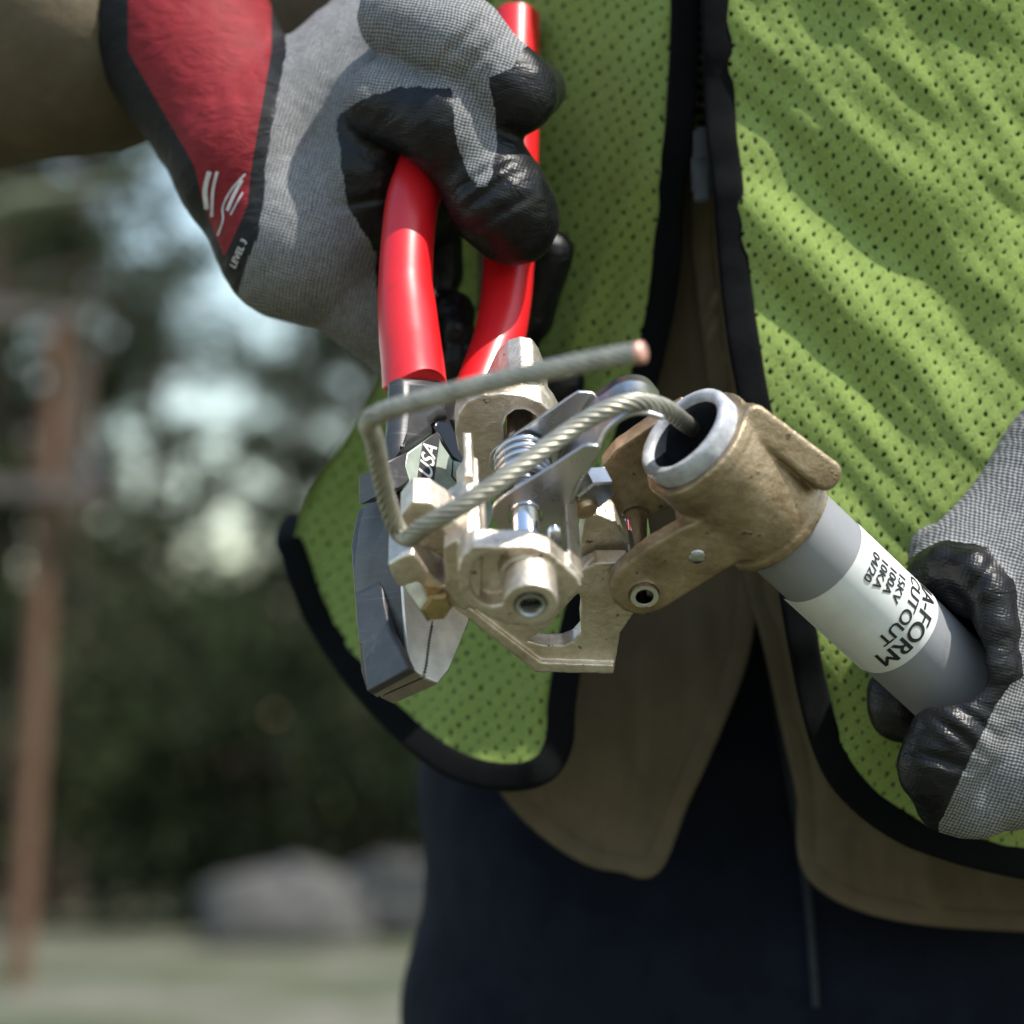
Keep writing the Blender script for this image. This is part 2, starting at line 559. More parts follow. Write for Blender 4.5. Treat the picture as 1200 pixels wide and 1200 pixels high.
def prism_hex(A, B, r, bev=0.12, n=6, twist=0.0):
    ax = (B - A)
    L = ax.length
    a = ax.normalized()
    N = a.orthogonal().normalized()
    C = a.cross(N)
    v, f = [], []
    rings = [(0, 1 - bev), (bev * r, 1), (L - bev * r, 1), (L, 1 - bev)]
    for s, q in rings:
        for j in range(n):
            t = 2 * math.pi * j / n + twist
            v.append(A + a * s + (N * math.cos(t) + C * math.sin(t)) * r * q)
    for i in range(3):
        for j in range(n):
            p, q = i * n + j, i * n + (j + 1) % n
            f.append((p, q, q + n, p + n))
    f.append(tuple(range(n))[::-1]); f.append(tuple(range(3 * n, 4 * n)))
    return v, f

# ---- signed distance solids -> mesh (naive surface nets)
def surface_nets(fn, lo, hi, h):
    lo = np.array(lo, float); hi = np.array(hi, float)
    n = np.ceil((hi - lo) / h).astype(int) + 1
    ax = [lo[i] + np.arange(n[i]) * h for i in range(3)]
    X, Y, Z = np.meshgrid(*ax, indexing='ij', sparse=True)
    D = fn(X, Y, Z)
    D = np.broadcast_to(D, tuple(n)).astype(np.float32)
    ins = D < 0
    cs = [(i, j, k_) for i in (0, 1) for j in (0, 1) for k_ in (0, 1)]
    sl_ = lambda A, c: A[c[0]:n[0] - 1 + c[0], c[1]:n[1] - 1 + c[1], c[2]:n[2] - 1 + c[2]]
    cnt = sum(sl_(ins, c).astype(np.int8) for c in cs)
    act = np.argwhere((cnt > 0) & (cnt < 8))
    vals = np.stack([D[act[:, 0] + c[0], act[:, 1] + c[1], act[:, 2] + c[2]] for c in cs], 1)
    pos = np.zeros((len(act), 3)); num = np.zeros(len(act))
    for a in range(8):
        for b in range(a + 1, 8):
            ca, cb = np.array(cs[a]), np.array(cs[b])
            if np.abs(ca - cb).sum() != 1: continue
            va, vb = vals[:, a], vals[:, b]
            m = (va < 0) != (vb < 0)
            t = np.where(m, va / np.where(m, va - vb, 1), 0)
            pos += np.where(m[:, None], ca + (cb - ca) * t[:, None], 0)
            num += m
    pos = lo + (act + pos / num[:, None]) * h
    idx = -np.ones(tuple(n - 1), np.int64)
    idx[act[:, 0], act[:, 1], act[:, 2]] = np.arange(len(act))
    faces = []
    for d in range(3):
        e1, e2 = (d + 1) % 3, (d + 2) % 3
        s0 = [slice(None)] * 3; s1 = [slice(None)] * 3
        s0[d] = slice(0, n[d] - 1); s1[d] = slice(1, n[d])
        for e in (e1, e2):
            s0[e] = slice(1, n[e] - 1); s1[e] = slice(1, n[e] - 1)
        A, B = ins[tuple(s0)], ins[tuple(s1)]
        for sgn in (0, 1):
            q = np.argwhere((A & ~B) if sgn == 0 else (~A & B))
            if not len(q): continue
            q[:, e1] += 1; q[:, e2] += 1
            def g(o1, o2):
                r = q.copy(); r[:, e1] += o1; r[:, e2] += o2
                return idx[r[:, 0], r[:, 1], r[:, 2]]
            loop = [g(-1, -1), g(0, -1), g(0, 0), g(-1, 0)]
            if sgn: loop = loop[::-1]
            faces.append(np.stack(loop, 1))
    return pos, np.concatenate(faces)

def np_mesh(name, V, Fq):
    me = bpy.data.meshes.new(name)
    me.vertices.add(len(V))
    me.vertices.foreach_set('co', np.asarray(V, np.float32).ravel())
    me.loops.add(len(Fq) * 4)
    me.loops.foreach_set('vertex_index', np.asarray(Fq, np.int32).ravel())
    me.polygons.add(len(Fq))
    me.polygons.foreach_set('loop_start', np.arange(len(Fq), dtype=np.int32) * 4)
    me.update(calc_edges=True)
    me.validate()
    return me

def smin(a, b, k):
    if k <= 0: return np.minimum(a, b)
    h = np.clip(0.5 + 0.5 * (b - a) / k, 0, 1)
    return b + (a - b) * h - k * h * (1 - h)

def smax(a, b, k):
    return -smin(-a, -b, k)

def d_cone(X, Y, Z, a, b, ra, rb):
    a = np.array(a); b = np.array(b)
    d = b - a
    L2 = float(d @ d) + 1e-12
    t = np.clip(((X - a[0]) * d[0] + (Y - a[1]) * d[1] + (Z - a[2]) * d[2]) / L2, 0, 1)
    return np.sqrt((X - a[0] - t * d[0]) ** 2 + (Y - a[1] - t * d[1]) ** 2 + (Z - a[2] - t * d[2]) ** 2) - (ra + (rb - ra) * t)

def d_poly(X, Y, poly):
    poly = np.array(poly)
    d = np.full(np.broadcast(X, Y).shape, 1e9)
    s = np.ones(d.shape)
    n = len(poly)
    for i in range(n):
        a, b = poly[i], poly[i - 1]
        e = b - a
        wx, wy = X - a[0], Y - a[1]
        t = np.clip((wx * e[0] + wy * e[1]) / (e @ e + 1e-15), 0, 1)
        d = np.minimum(d, (wx - e[0] * t) ** 2 + (wy - e[1] * t) ** 2)
        c1 = Y >= a[1]; c2 = Y < b[1]; c3 = e[0] * wy > e[1] * wx
        fl = (c1 & c2 & c3) | (~c1 & ~c2 & ~c3)
        s = np.where(fl, -s, s)
    return s * np.sqrt(d)

def d_cyl(X, Y, Z, O, ax, s0, s1, r):
    s = (X - O[0]) * ax[0] + (Y - O[1]) * ax[1] + (Z - O[2]) * ax[2]
    q = np.sqrt(np.maximum(0, (X - O[0]) ** 2 + (Y - O[1]) ** 2 + (Z - O[2]) ** 2 - s * s))
    return np.maximum(q - r, np.maximum(s0 - s, s - s1))

# ------------------------------------------------------------------ text
def text2d(s, size, bold=0.0, shear=0.0):
    cu = bpy.data.curves.new('t', 'FONT')
    cu.body = s
    cu.size = size
    cu.offset = bold
    cu.shear = shear
    t = bpy.data.objects.new('t', cu)
    COL.objects.link(t)
    dg = bpy.context.evaluated_depsgraph_get()
    me = bpy.data.meshes.new_from_object(t.evaluated_get(dg))
    bpy.data.objects.remove(t)
    bpy.data.curves.remove(cu)
    bm = bmesh.new()
    bm.from_mesh(me)
    bmesh.ops.triangulate(bm, faces=bm.faces)
    v = [(p.co.x, p.co.y) for p in bm.verts]
    f = [[q.index for q in fc.verts] for fc in bm.faces]
    bm.free()
    return v, f

# ================================================================== SETTING
ground = None
def build_ground():
    k = NT('dry_grass_and_gravel')
    k.set(Roughness=0.95)
    n = k.noise(0.35, 6, 0.7)
    c = k.ramp(n, [(0.35, (0.035, 0.045, 0.018)), (0.5, (0.06, 0.065, 0.03)), (0.62, (0.16, 0.145, 0.12)), (0.75, (0.22, 0.2, 0.17))])
    c = k.mix(0.6, c, k.ramp(k.noise(14, 5, 0.7), [(0.3, (0.55, 0.55, 0.55)), (0.7, (1.2, 1.2, 1.2))]), 'MULTIPLY')
    k.color(c)
    k.normal(k.bump(k.noise(20, 5), 0.6, 0.04))
    v, f = [], []
    N = 60
    xs = [math.copysign(abs(t) ** 2.2, t) * 450 for t in np.linspace(-1, 1, N)]
    for y in xs:
        for x in xs:
            d = math.hypot(x, y)
            z = 0.0 if d < 6 else 0.25 * mnoise.noise(Vector((x * .05, y * .05, 3))) * min(1, (d - 6) / 10)
            v.append((x, y, z))
    for i in range(N - 1):
        for j in range(N - 1):
            a = i * N + j
            f.append((a, a + 1, a + N + 1, a + N))
    o = obj('ground', pydata('ground', v, f), k.m)
    tag(o, 'dry grassy ground with patches of pale gravel', kind='structure')
build_ground()

k = NT('leaf_green')
k.set(Roughness=0.8, Specular_IOR_Level=0.1)
oi = k.n('ShaderNodeObjectInfo').outputs['Random']
gi = k.n('ShaderNodeNewGeometry').outputs['Random Per Island']
c = k.ramp(gi, [(0.0, (0.012, 0.018, 0.009)), (0.6, (0.021, 0.030, 0.013)), (1.0, (0.048, 0.060, 0.022))])
k.color(c)
tr = k.n('ShaderNodeBsdfTranslucent'); k.l(c, tr.inputs[0])
mx = k.n('ShaderNodeMixShader'); mx.inputs[0].default_value = 0.25
k.l(k.b.outputs[0], mx.inputs[1]); k.l(tr.outputs[0], mx.inputs[2]); k.l(mx.outputs[0], k.out.inputs[0])
M['leaf'] = k.m
M['bark'] = simple('tree_bark', (0.075, 0.055, 0.04), 0.9, 0, 0.35, 8, 0.9, 25, 0.03)
k = NT('weathered_pole_wood')
k.set(Roughness=0.85)
wv = k.noise(1.0, 5, 0.7, k.coord('Object', (38, 38, 1.2)))
c = k.ramp(wv, [(0.3, (0.065, 0.032, 0.017)), (0.55, (0.125, 0.066, 0.036)), (0.75, (0.17, 0.10, 0.06))])
k.color(c)
k.normal(k.bump(wv, 0.6, 0.01))
M['pole'] = k.m
M['crossarm'] = simple('grey_crossarm_wood', (0.09, 0.078, 0.068), 0.85, 0, 0.25, 12, 0.5, 60, 0.006)
M['porcelain'] = simple('grey_insulator', (0.09, 0.09, 0.095), 0.25, 0, 0.1, 20)
M['rock'] = simple('pale_limestone', (0.065, 0.063, 0.058), 0.9, 0, 0.2, 5, 0.8, 18, 0.05)

def leaf_cloud(rng, clumps, leaf, per):
    V, Fc = [], []
    for (cx, cy, cz, r) in clumps:
        n = int(per * (r / 0.6) ** 2)
        d = rng.normal(size=(n, 3)); d /= np.linalg.norm(d, axis=1)[:, None]
        q = np.array((cx, cy, cz)) + d * (r * rng.uniform(0.25, 1.0, size=(n, 1)) ** 0.5) * np.array((1, 1, .75))
        u = rng.normal(size=(n, 3)); u /= np.linalg.norm(u, axis=1)[:, None]
        w = np.cross(u, rng.normal(size=(n, 3))); w /= np.linalg.norm(w, axis=1)[:, None]
        s = leaf * rng.uniform(0.6, 1.3, size=(n, 1))
        b = len(V) * 4 if False else sum(len(x) for x in V)
        quad = np.stack([q - u * s, q - w * s * .45, q + u * s, q + w * s * .45], 1).reshape(-1, 3)
        V.append(quad)
        Fc.append(b + np.arange(n * 4).reshape(-1, 4))
    return np_mesh('leaves', np.concatenate(V), np.concatenate(Fc))

def tree_parts(seed, H, spread, base, dens, leaf):
    rng = np.random.default_rng(seed)
    v, f = [], []
    def add(pts, r):
        b = len(v)
        vv, ff = sweep(pts, r, 8)
        v.extend(vv); f.extend(tuple(i + b for i in q) for q in ff)
    top = Vector((rng.normal() * .25, rng.normal() * .25, H * .93))
    add(vpath([Vector((0, 0, -.1)), Vector((rng.normal() * .08, rng.normal() * .08, H * .45)), top], 5),
        [0.03 * H * (1 - 0.85 * i / 10) for i in range(11)])
    clumps = [(top.x, top.y, H * .92, .5 * spread / 2)]
    nb = 22
    for i in range(nb):
        hz = base + (H - base) * (i + rng.uniform(0, 1)) / nb
        a = rng.uniform(0, 2 * math.pi)
        taper = 1 - 0.55 * ((hz - base) / (H - base)) ** 1.5
        L = spread * taper * rng.uniform(.5, 1)
        s = Vector((0, 0, hz * .93))
        e = Vector((math.cos(a) * L, math.sin(a) * L, hz + L * rng.uniform(.05, .45)))
        m_ = s.lerp(e, .5) + Vector((0, 0, .12 * L))
        add(vpath([s, m_, e], 3), [0.010 * H * (1 - .8 * j / 6) * .6 for j in range(7)])
        for t in (.55, .8, 1.0):
            q = s.lerp(e, t)
            clumps.append((q.x + rng.normal() * .2, q.y + rng.normal() * .2, q.z + rng.normal() * .2, rng.uniform(.22, .48)))
    return pydata('trunk', v, f), leaf_cloud(rng, clumps, leaf, dens)

TREE = [tree_parts(11, 9.5, 2.3, 2.2, 250, .065), tree_parts(23, 8.0, 2.0, 1.8, 250, .060), tree_parts(37, 11.0, 2.6, 2.8, 250, .070)]
BUSH = []
for sd in (5, 6, 8):
    rng = np.random.default_rng(sd)
    cl = [(rng.normal() * .7, rng.normal() * .6, rng.uniform(.2, 2.0), rng.uniform(.35, .65)) for _ in range(26)]
    v, f = [], []
    for i in range(9):
        vv, ff = sweep(vpath([Vector((rng.normal() * .1, rng.normal() * .1, -.05)), Vector((rng.normal() * .3, rng.normal() * .3, 1)), Vector((rng.normal() * .7, rng.normal() * .6, 1.9))], 3), [.03 * (1 - j / 8) for j in range(7)], 6)
        b = len(v); v += vv; f += [tuple(i_ + b for i_ in q) for q in ff]
    BUSH.append((pydata('stems', v, f), leaf_cloud(rng, cl, .07, 130)))

def put_plant(name, cat, parts, names, x, y, s, rz, label, group):
    r = empty(name, (x, y, 0), label, cat, group)
    for nm, me, mt in zip(names, parts, ('bark', 'leaf')):
        o = bpy.data.objects.new(nm, me)
        if not me.materials: me.materials.append(M[mt])
        COL.objects.link(o)
        o.parent = r
    r.scale = (s, s, s)
    r.rotation_euler = (0, 0, rz)
    return r

rng = random.Random(4)
tree_spots = [(-4.6, 17, 0, .95), (-3.9, 21, 1, .95), (-1.5, 25, 0, .66), (-2.7, 30, 1, .80), (-2.1, 33, 2, .80), (-3.2, 37, 0, .95), (-1.0, 38, 1, 1.0), (-5.4, 25, 2, 1.0), (-0.2, 21, 1, .85),
              (1.6, 18, 0, .9), (3.4, 22, 2, .9), (5.6, 19, 1, 1.0), (-7.4, 21, 1, 1.1), (-6.6, 29, 0, 1.1), (0.8, 30, 2, .9), (-4.6, 31, 1, 1.0),
              (7.8, 25, 0, 1.0), (-10, 24, 2, 1.0), (-5.1, 23, 2, .9), (-6.2, 34, 2, 1.2)]
for i, (x, y, kd, s) in enumerate(tree_spots):
    put_plant('broadleaf_tree', 'tree', TREE[kd], ('trunk', 'crown'), x, y, s, rng.uniform(0, 6),
              {0: 'blurred dark tree of the wood with a broad low crown', 1: 'blurred dark tree of the wood with a short narrow crown', 2: 'blurred tall dark tree of the wood with a high spreading crown'}[kd], 'trees of the wood behind the worker')
bush_spots = []
for i in range(17):
    bush_spots.append((-8.6 + i * 1.0 + rng.uniform(-.3, .3), 17.5 + rng.uniform(-1.2, 1.5), rng.uniform(.9, 1.35)))
for i in range(15):
    bush_spots.append((-10 + i * 1.3 + rng.uniform(-.3, .3), 26 + rng.uniform(-1.5, 1.5), rng.uniform(1.5, 1.9)))
for i, (x, y, s) in enumerate(bush_spots):
    put_plant('bush', 'bush', BUSH[i % 3], ('stem', 'foliage'), x, y, s, rng.uniform(0, 6),
              'dark blurred bush at the foot of the wood', 'bushes at the foot of the wood')

def boulder(x, y, s, seed, label):
    bm = bmesh.new()
    bmesh.ops.create_icosphere(bm, subdivisions=3, radius=1)
    for q in bm.verts:
        d = 1 + .28 * mnoise.noise(q.co * 1.3 + Vector((seed, 0, 0))) + .1 * mnoise.noise(q.co * 4 + Vector((0, seed, 0)))
        q.co = Vector((q.co.x * s * 1.35 * d + x, q.co.y * s * d + y, q.co.z * s * .8 * d + s * .45))
    tag(obj('boulder', bm, M['rock'], None, True, 40), label, 'boulder')
boulder(-1.42, 15.2, .42, 3, 'broad grey boulder lying on the ground at the foot of the wood')
boulder(-0.72, 15.9, .46, 14, 'grey boulder partly hidden behind the blue jeans leg')

# utility pole
def box(bm, c, s, bev=0.0, rot=None):
    r = bmesh.ops.create_cube(bm, size=1)
    mt = Matrix.Translation(c) @ (rot.to_4x4() if rot else Matrix.Identity(4)) @ Matrix.Diagonal((*s, 1))
    bmesh.ops.transform(bm, matrix=mt, verts=r['verts'])
    if bev:
        ed = list({e for q in r['verts'] for e in q.link_edges})
        bmesh.ops.bevel(bm, geom=ed, offset=bev, segments=2, affect='EDGES')

py_ = 12.0
foot = Vector((P(28, 1060, py_).x, 12.0, 0))
ptop = P(68, 362, 12.05)
up = empty('utility_pole', foot, 'leaning brown wooden utility pole with two crossarms, blurred at left', 'utility pole')
pp = [foot + Vector((0, 0, -.15)).lerp(ptop - foot, t / 10) for t in range(11)]
obj('pole_shaft', pydata('pole_shaft', *sweep(pp, [.060 - .010 * t / 10 for t in range(11)], 24)), M['pole'], up, True, 50)
for (py0, x0, x1) in ((574, -70, 128), (368, -60, 100)):
    c0, c1 = P(x0, py0 - 6, 11.88), P(x1, py0 + 4, 11.88)
    bm = bmesh.new()
    d = (c1 - c0)
    box(bm, (c0 + c1) / 2, (d.length, .09, .085), .01, d.to_track_quat('X', 'Z').to_matrix())
    ca = obj('crossarm', bm, M['crossarm'], up, True, 40)
    for t in ((.12, .88) if py0 > 500 else ()):
        q = c0.lerp(c1, t) + Vector((0, 0, .043))
        v, f = lathe([(0, .02), (.05, .02), (.055, .05), (.08, .045), (.085, .03), (.10, .045), (.125, .04), (.15, .02), (.155, .0001)], q, Vector((0, 0, 1)), 16)
        obj('insulator', pydata('insulator', v, f), M['porcelain'], ca, True, 60)

# thin nearer tree at the far left, whose bare limb crosses the corner of the view
tl = empty('slender_tree', (-1.75, 7.2, 0), 'pale slender bare tree whose branch crosses the upper left corner', 'tree')
v, f = sweep(vpath([Vector((-1.75, 7.2, -.1)), Vector((-1.72, 7.2, 1.4)), Vector((-1.80, 7.22, 2.9)), Vector((-1.76, 7.2, 4.4))], 6), [.07 - .0025 * i for i in range(19)], 16)
M['limb'] = simple('pale_green_bark', (0.12, 0.13, 0.08), 0.85, 0, 0.25, 9, 0.6, 40, 0.01)
obj('trunk', pydata('trunk', v, f), M['limb'], tl)
v, f = sweep(vpath([Vector((-1.745, 7.2, 2.55)), P(0, 244, 7.15), P(70, 228, 7.1), P(130, 214, 7.0), P(200, 170, 6.9)], 6), [.040 - .0012 * i for i in range(25)], 12)
obj('branch', pydata('branch', v, f), M['limb'], tl)

# ================================================================== HARDWARE FRAME
PN = cv(0.03, -0.63, 0.776).normalized()          # axis of the pin: towards the viewer and down
QN = (cv(1, 0, 0) - PN * PN.dot(cv(1, 0, 0))).normalized()
RN = PN.cross(QN)
OH = P(620, 676, 0.645)
def pl(c):                                         # plane at distance c along the pin axis
    return OH + PN * (c / 1000.0)
def loc(p):
    d = p - OH
    return (d.dot(QN), d.dot(RN), d.dot(PN))
def wl(a, b, c):
    return OH + QN * a + RN * b + PN * c
def lp(pts, c):
    return [loc(hit(x, y, pl(c), PN))[:2] for x, y in pts]

holder = empty('fuse_cutout', P(620, 790, 0.66), 'tarnished cast metal fuse cutout on a grey tube with white label', 'electrical fitting')

# tube axis
TN = cv(-0.672, 0.580, 0.46).normalized()
MOUTH = P(810, 515, 0.668)
TR = 0.0148

def slab(X, Y, Z, poly, c1, c0):
    d2 = d_poly(X[:, :, 0:1], Y[:, :, 0:1], poly) if X.ndim == 3 else d_poly(X, Y, poly)
    return np.maximum(d2, np.maximum(Z - c1 / 1000, c0 / 1000 - Z))

front_ear = [(555, 640), (587, 641), (622, 641), (645, 649), (675, 676), (681, 686), (668, 704), (645, 723), (620, 735), (592, 732), (560, 718), (540, 695), (536, 670), (543, 651)]
back_ear = [(533, 505), (537, 486), (548, 471), (565, 464), (590, 462), (612, 464), (634, 472), (650, 487), (664, 512), (668, 560), (640, 585), (600, 590), (570, 572), (548, 548), (537, 528)]
rear_block = [(570, 478), (585, 448), (596, 436), (612, 431), (626, 434), (634, 446), (644, 472), (630, 500), (590, 500)]
left_wall = [(537, 664), (548, 648), (564, 650), (564, 700), (558, 718), (548, 712)]
ear_web = [(545, 640), (556, 640), (560, 672), (552, 672)]
left_body = [(520, 642), (545, 626), (570, 640), (573, 664), (562, 716), (540, 712), (522, 692)]
up_finger = [(469, 606), (483, 588), (503, 589), (526, 604), (542, 622), (548, 648), (522, 656), (499, 642), (487, 634), (476, 622)]
lo_finger = [(455, 662), (470, 653), (484, 649), (502, 672), (524, 692), (548, 717), (530, 712), (502, 694), (489, 682), (468, 689), (460, 676)]
rim = [(494, 688), (516, 700), (546, 723), (590, 758), (628, 788), (719, 790), (720, 780), (634, 777), (598, 750), (554, 716), (520, 690)]
right_wall = [(668, 664), (684, 682), (676, 700), (662, 690)]
arm_plate = [(492, 686), (520, 702), (545, 724), (590, 758), (628, 788), (719, 790), (722, 772), (727, 742), (742, 720), (760, 690), (735, 660), (700, 660), (640, 690), (560, 690), (520, 680)]
arm_hole = [(642, 736), (662, 712), (678, 696), (682, 708), (680, 726), (681, 742), (672, 752), (660, 757), (638, 757), (618, 752)]
web = [(680, 640), (686, 606), (700, 603), (722, 612), (738, 640), (742, 690), (715, 705), (686, 700)]

PB = loc(P(620, 676, .645))
def f_bracket(X, Y, Z):
    g = lambda pts, c: lp(pts, c)
    D = slab(X, Y, Z, g(front_ear, 0), 0, -7.5)
    # the boss and its pocket
    bc = (0.0, 0.0)
    D = smin(D, d_cyl(X, Y, Z, (bc[0], bc[1], 0), (0, 0, 1), -.006, .0115, .0073), .0007)
    pk = lp([(579, 680)], 0)[0]
    ring = np.sqrt((X - pk[0]) ** 2 + ((Y - pk[1]) * .72) ** 2) - .0066
    boss_keep = .0080 - np.sqrt((X - bc[0]) ** 2 + (Y - bc[1]) ** 2)
    D = smax(D, -np.maximum(np.maximum(ring, boss_keep), -.0055 - Z), .0005)
    D = smin(D, slab(X, Y, Z, g(back_ear, -62), -62, -73), .0006)
    D = smin(D, slab(X, Y, Z, g(rear_block, -70), -70, -86), .002)
    D = smin(D, slab(X, Y, Z, g(left_wall, 0), -2, -42), .001)
    D = smin(D, slab(X, Y, Z, g(ear_web, 0), -30, -50), .001)
    D = smin(D, slab(X, Y, Z, g(left_body, -10), -10, -34), .0012)
    D = smin(D, slab(X, Y, Z, g(up_finger, -18), -18, -29), .0008)
    D = smin(D, slab(X, Y, Z, g(lo_finger, -10), -10, -24), .0008)
    D = smin(D, slab(X, Y, Z, g(right_wall, 0), -2, -44), .001)
    ap = slab(X, Y, Z, g(arm_plate, -32), -32, -38)
    ap = smax(ap, -d_poly(X[:, :, 0:1], Y[:, :, 0:1], g(arm_hole, -32)), .0008)
    ap = smin(ap, slab(X, Y, Z, g(rim, -30), -30, -36), .0008)
    D = smin(D, ap, .0008)
    D = smin(D, slab(X, Y, Z, g(web, -40), -40, -50), .0012)
    # pin bore
    D = smax(D, -d_cyl(X, Y, Z, (0, 0, 0), (0, 0, 1), -.09, .03, .0042), .0004)
    slot = lp([(590, 500), (594, 488), (604, 481), (616, 481), (628, 488), (634, 505), (634, 530), (592, 530)], -62)
    D = smax(D, -slab(X, Y, Z, slot, -55, -80), .0006)
    wob = 0.00004 * np.sin(X * 900 + 3 * np.sin(Y * 700)) * np.sin(Z * 800 + 2 * np.sin(X * 500))
    return D + wob

class Grid:  # full 3D coordinates so slab() can take a 2D slice
    pass
def run_sdf(fn, pts_local, pad, h):
    a = np.array(pts_local)
    lo, hi = a.min(0) - pad, a.max(0) + pad
    def wrap(X, Y, Z):
        X3 = X + 0 * Y + 0 * Z
        Y3 = Y + 0 * X + 0 * Z
        return fn(X3, Y3, Z)
    return surface_nets(wrap, lo, hi, h)

def local_to_world(V):
    B = np.array([QN, RN, PN])
    return np.array(OH) + V @ B

allpts = []
for poly, c in ((front_ear, 0), (back_ear, -62), (rear_block, -86), (left_body, -12), (up_finger, -18), (lo_finger, -8), (arm_plate, -36), (web, -50)):
    allpts += [loc(hit(x, y, pl(c), PN)) for x, y in poly]
allpts += [(0, 0, .012), (0, 0, -.087)]
V, Fq = run_sdf(f_bracket, allpts, .004, .00052)
obj('bracket', np_mesh('bracket', local_to_world(V), Fq), M['tin'], holder)

v, f = lathe([(.0120, .0041), (.0122, .0036), (.0118, .0031), (.004, .0030)], OH, PN, 32)
obj('sleeve', pydata('sleeve', v, f), M['nut'], holder)
v, f = lathe([(-.085, .0001), (-.085, .0040), (.003, .0040), (.0035, .0036), (.0035, .0001)], OH, PN, 40)
obj('pivot_pin', pydata('pivot_pin', v, f), M['chrome'], holder, True, 40)

# torsion spring round the pin
path = []
for i in range(5 * 28):
    a = 2 * math.pi * i / 28
    path.append(OH + PN * (-.0525 + .016 * i / (5 * 28)) + QN * (.0071 * math.cos(a)) + RN * (.0071 * math.sin(a)))
v, f = sweep(path, [.00125] * len(path), 10)
obj('spring', pydata('spring', v, f), M['spring'], holder)

# lever: two flanges, web and saddle
near_fl = [(577, 602), (580, 591), (598, 577), (640, 551), (676, 528), (684, 523), (692, 522), (704, 524), (702, 534), (690, 548), (675, 568), (668, 590), (660, 612), (640, 628), (600, 628), (582, 616)]
far_fl = [(574, 540), (578, 528), (600, 512), (640, 485), (672, 463), (680, 460), (698, 463), (690, 480), (672, 505), (655, 538), (640, 552), (580, 552)]
hn = []
for i in range(18):
    a = 2 * math.pi * i / 18
    hn.append(to_px(OH + PN * -.026 + (QN * math.cos(a) + RN * math.sin(a)) * .0047)[:2])
lever = plate('lever', near_fl, pl(-26), PN, QN, .0013, .00035, M['stainless'], holder, [hn], 3)
tag(lever, 'bright stainless sheet lever with curved saddle')
plate('flange', far_fl, pl(-54), PN, QN, .0013, .00035, M['stainless'], lever, (), 3)
far_c = [(655, 540), (672, 503), (686, 478), (697, 464), (709, 455), (722, 446), (740, 441), (757, 445), (770, 460)]
near_c = [(668, 590), (684, 558), (697, 537), (704, 524), (710, 508), (722, 495), (738, 486), (756, 484), (778, 490)]
A = vpath([hit(x, y, pl(-54), PN) for x, y in far_c], 5)
B = vpath([hit(x, y, pl(-26.5), PN) for x, y in near_c], 5)
v, f = [], []
NW = 9
for i, (a, b) in enumerate(zip(A, B)):
    for j in range(NW):
        t = j / (NW - 1)
        dip = -.0022 * math.sin(math.pi * t) * min(1, max(0, (i - 14) / 8))
        v.append(a.lerp(b, t) + RN * dip)
for i in range(len(A) - 1):
    for j in range(NW - 1):
        q = i * NW + j
        f.append((q, q + 1, q + NW + 1, q + NW))
o = obj('saddle', pydata('saddle', v, f), M['stainless'], lever)
md = o.modifiers.new('thickness', 'SOLIDIFY'); md.thickness = .0013; md.offset = 0

# grey hex nut on a bronze stud, brass bolt, small stop pin
c0 = hit(694, 572, pl(-40), PN)
ax = cv(.35, -.72, .55).normalized()
o = obj('hex_nut', pydata('hex_nut', *prism_hex(c0 - ax * .0035, c0 + ax * .0032, .0062, .1, 6, .35)), M['nut'], holder, True, 25)
c1 = hit(684, 592, pl(-38), PN)
v, f = lathe([(-.006, .0001), (-.006, .0037), (.0016, .0037), (.0026, .0030), (.003, .0001)], c1, ax, 24)
obj('stud', pydata('stud', v, f), M['bolt'], holder, True, 40)
A_, B_ = P(492, 684, .669), P(513, 714, .657)
obj('brass_bolt', pydata('brass_bolt', *prism_hex(A_, B_, .0047, .2, 6, .2)), M['brass'], holder, True, 25)
sp = hit(650, 628, pl(-14), PN)
v, f = lathe([(-.012, .0001), (-.012, .0019), (.002, .0019), (.0032, .0013), (.0036, .0001)], sp, RN, 16)
obj('stop_pin', pydata('stop_pin', v, f), M['chrome'], holder, True, 50)

# bronze ferrule with clevis arms and the catch bar
tl_ = np.array([TN.dot(QN), TN.dot(RN), TN.dot(PN)])
ml = np.array(loc(MOUTH))
front_arm = [(714, 694), (717, 680), (726, 668), (760, 642), (795, 622), (832, 607), (868, 598), (892, 604), (905, 616), (898, 634), (880, 651), (840, 675), (800, 700), (772, 717), (752, 722), (732, 717), (719, 707)]
back_arm = [(706, 575), (706, 548), (722, 528), (760, 502), (800, 478), (850, 500), (850, 560), (800, 588), (765, 604), (735, 622), (722, 614), (720, 592)]
CF, CB_ = -24, -58
def along(px, py, dz):
    """point at a pixel, as deep as the tube axis there less dz"""
    t = ((px - 810) * .757 + (py - 515) * .653)
    s = t / FPX * .70 / .888
    z = (MOUTH - TN * s - CAM).dot(F_)
    return P(px, py, z - dz)
LA, LB = np.array(loc(along(872, 484, .0095))), np.array(loc(along(974, 562, .0175)))
BX = LB - LA
BL = np.linalg.norm(BX); BX = BX / BL
_v = cv(0, 0, 1)
_v = np.array([_v.dot(QN), _v.dot(RN), _v.dot(PN)])
BY = np.cross(BX, _v); BY /= np.linalg.norm(BY)
BZ = np.cross(BX, BY)
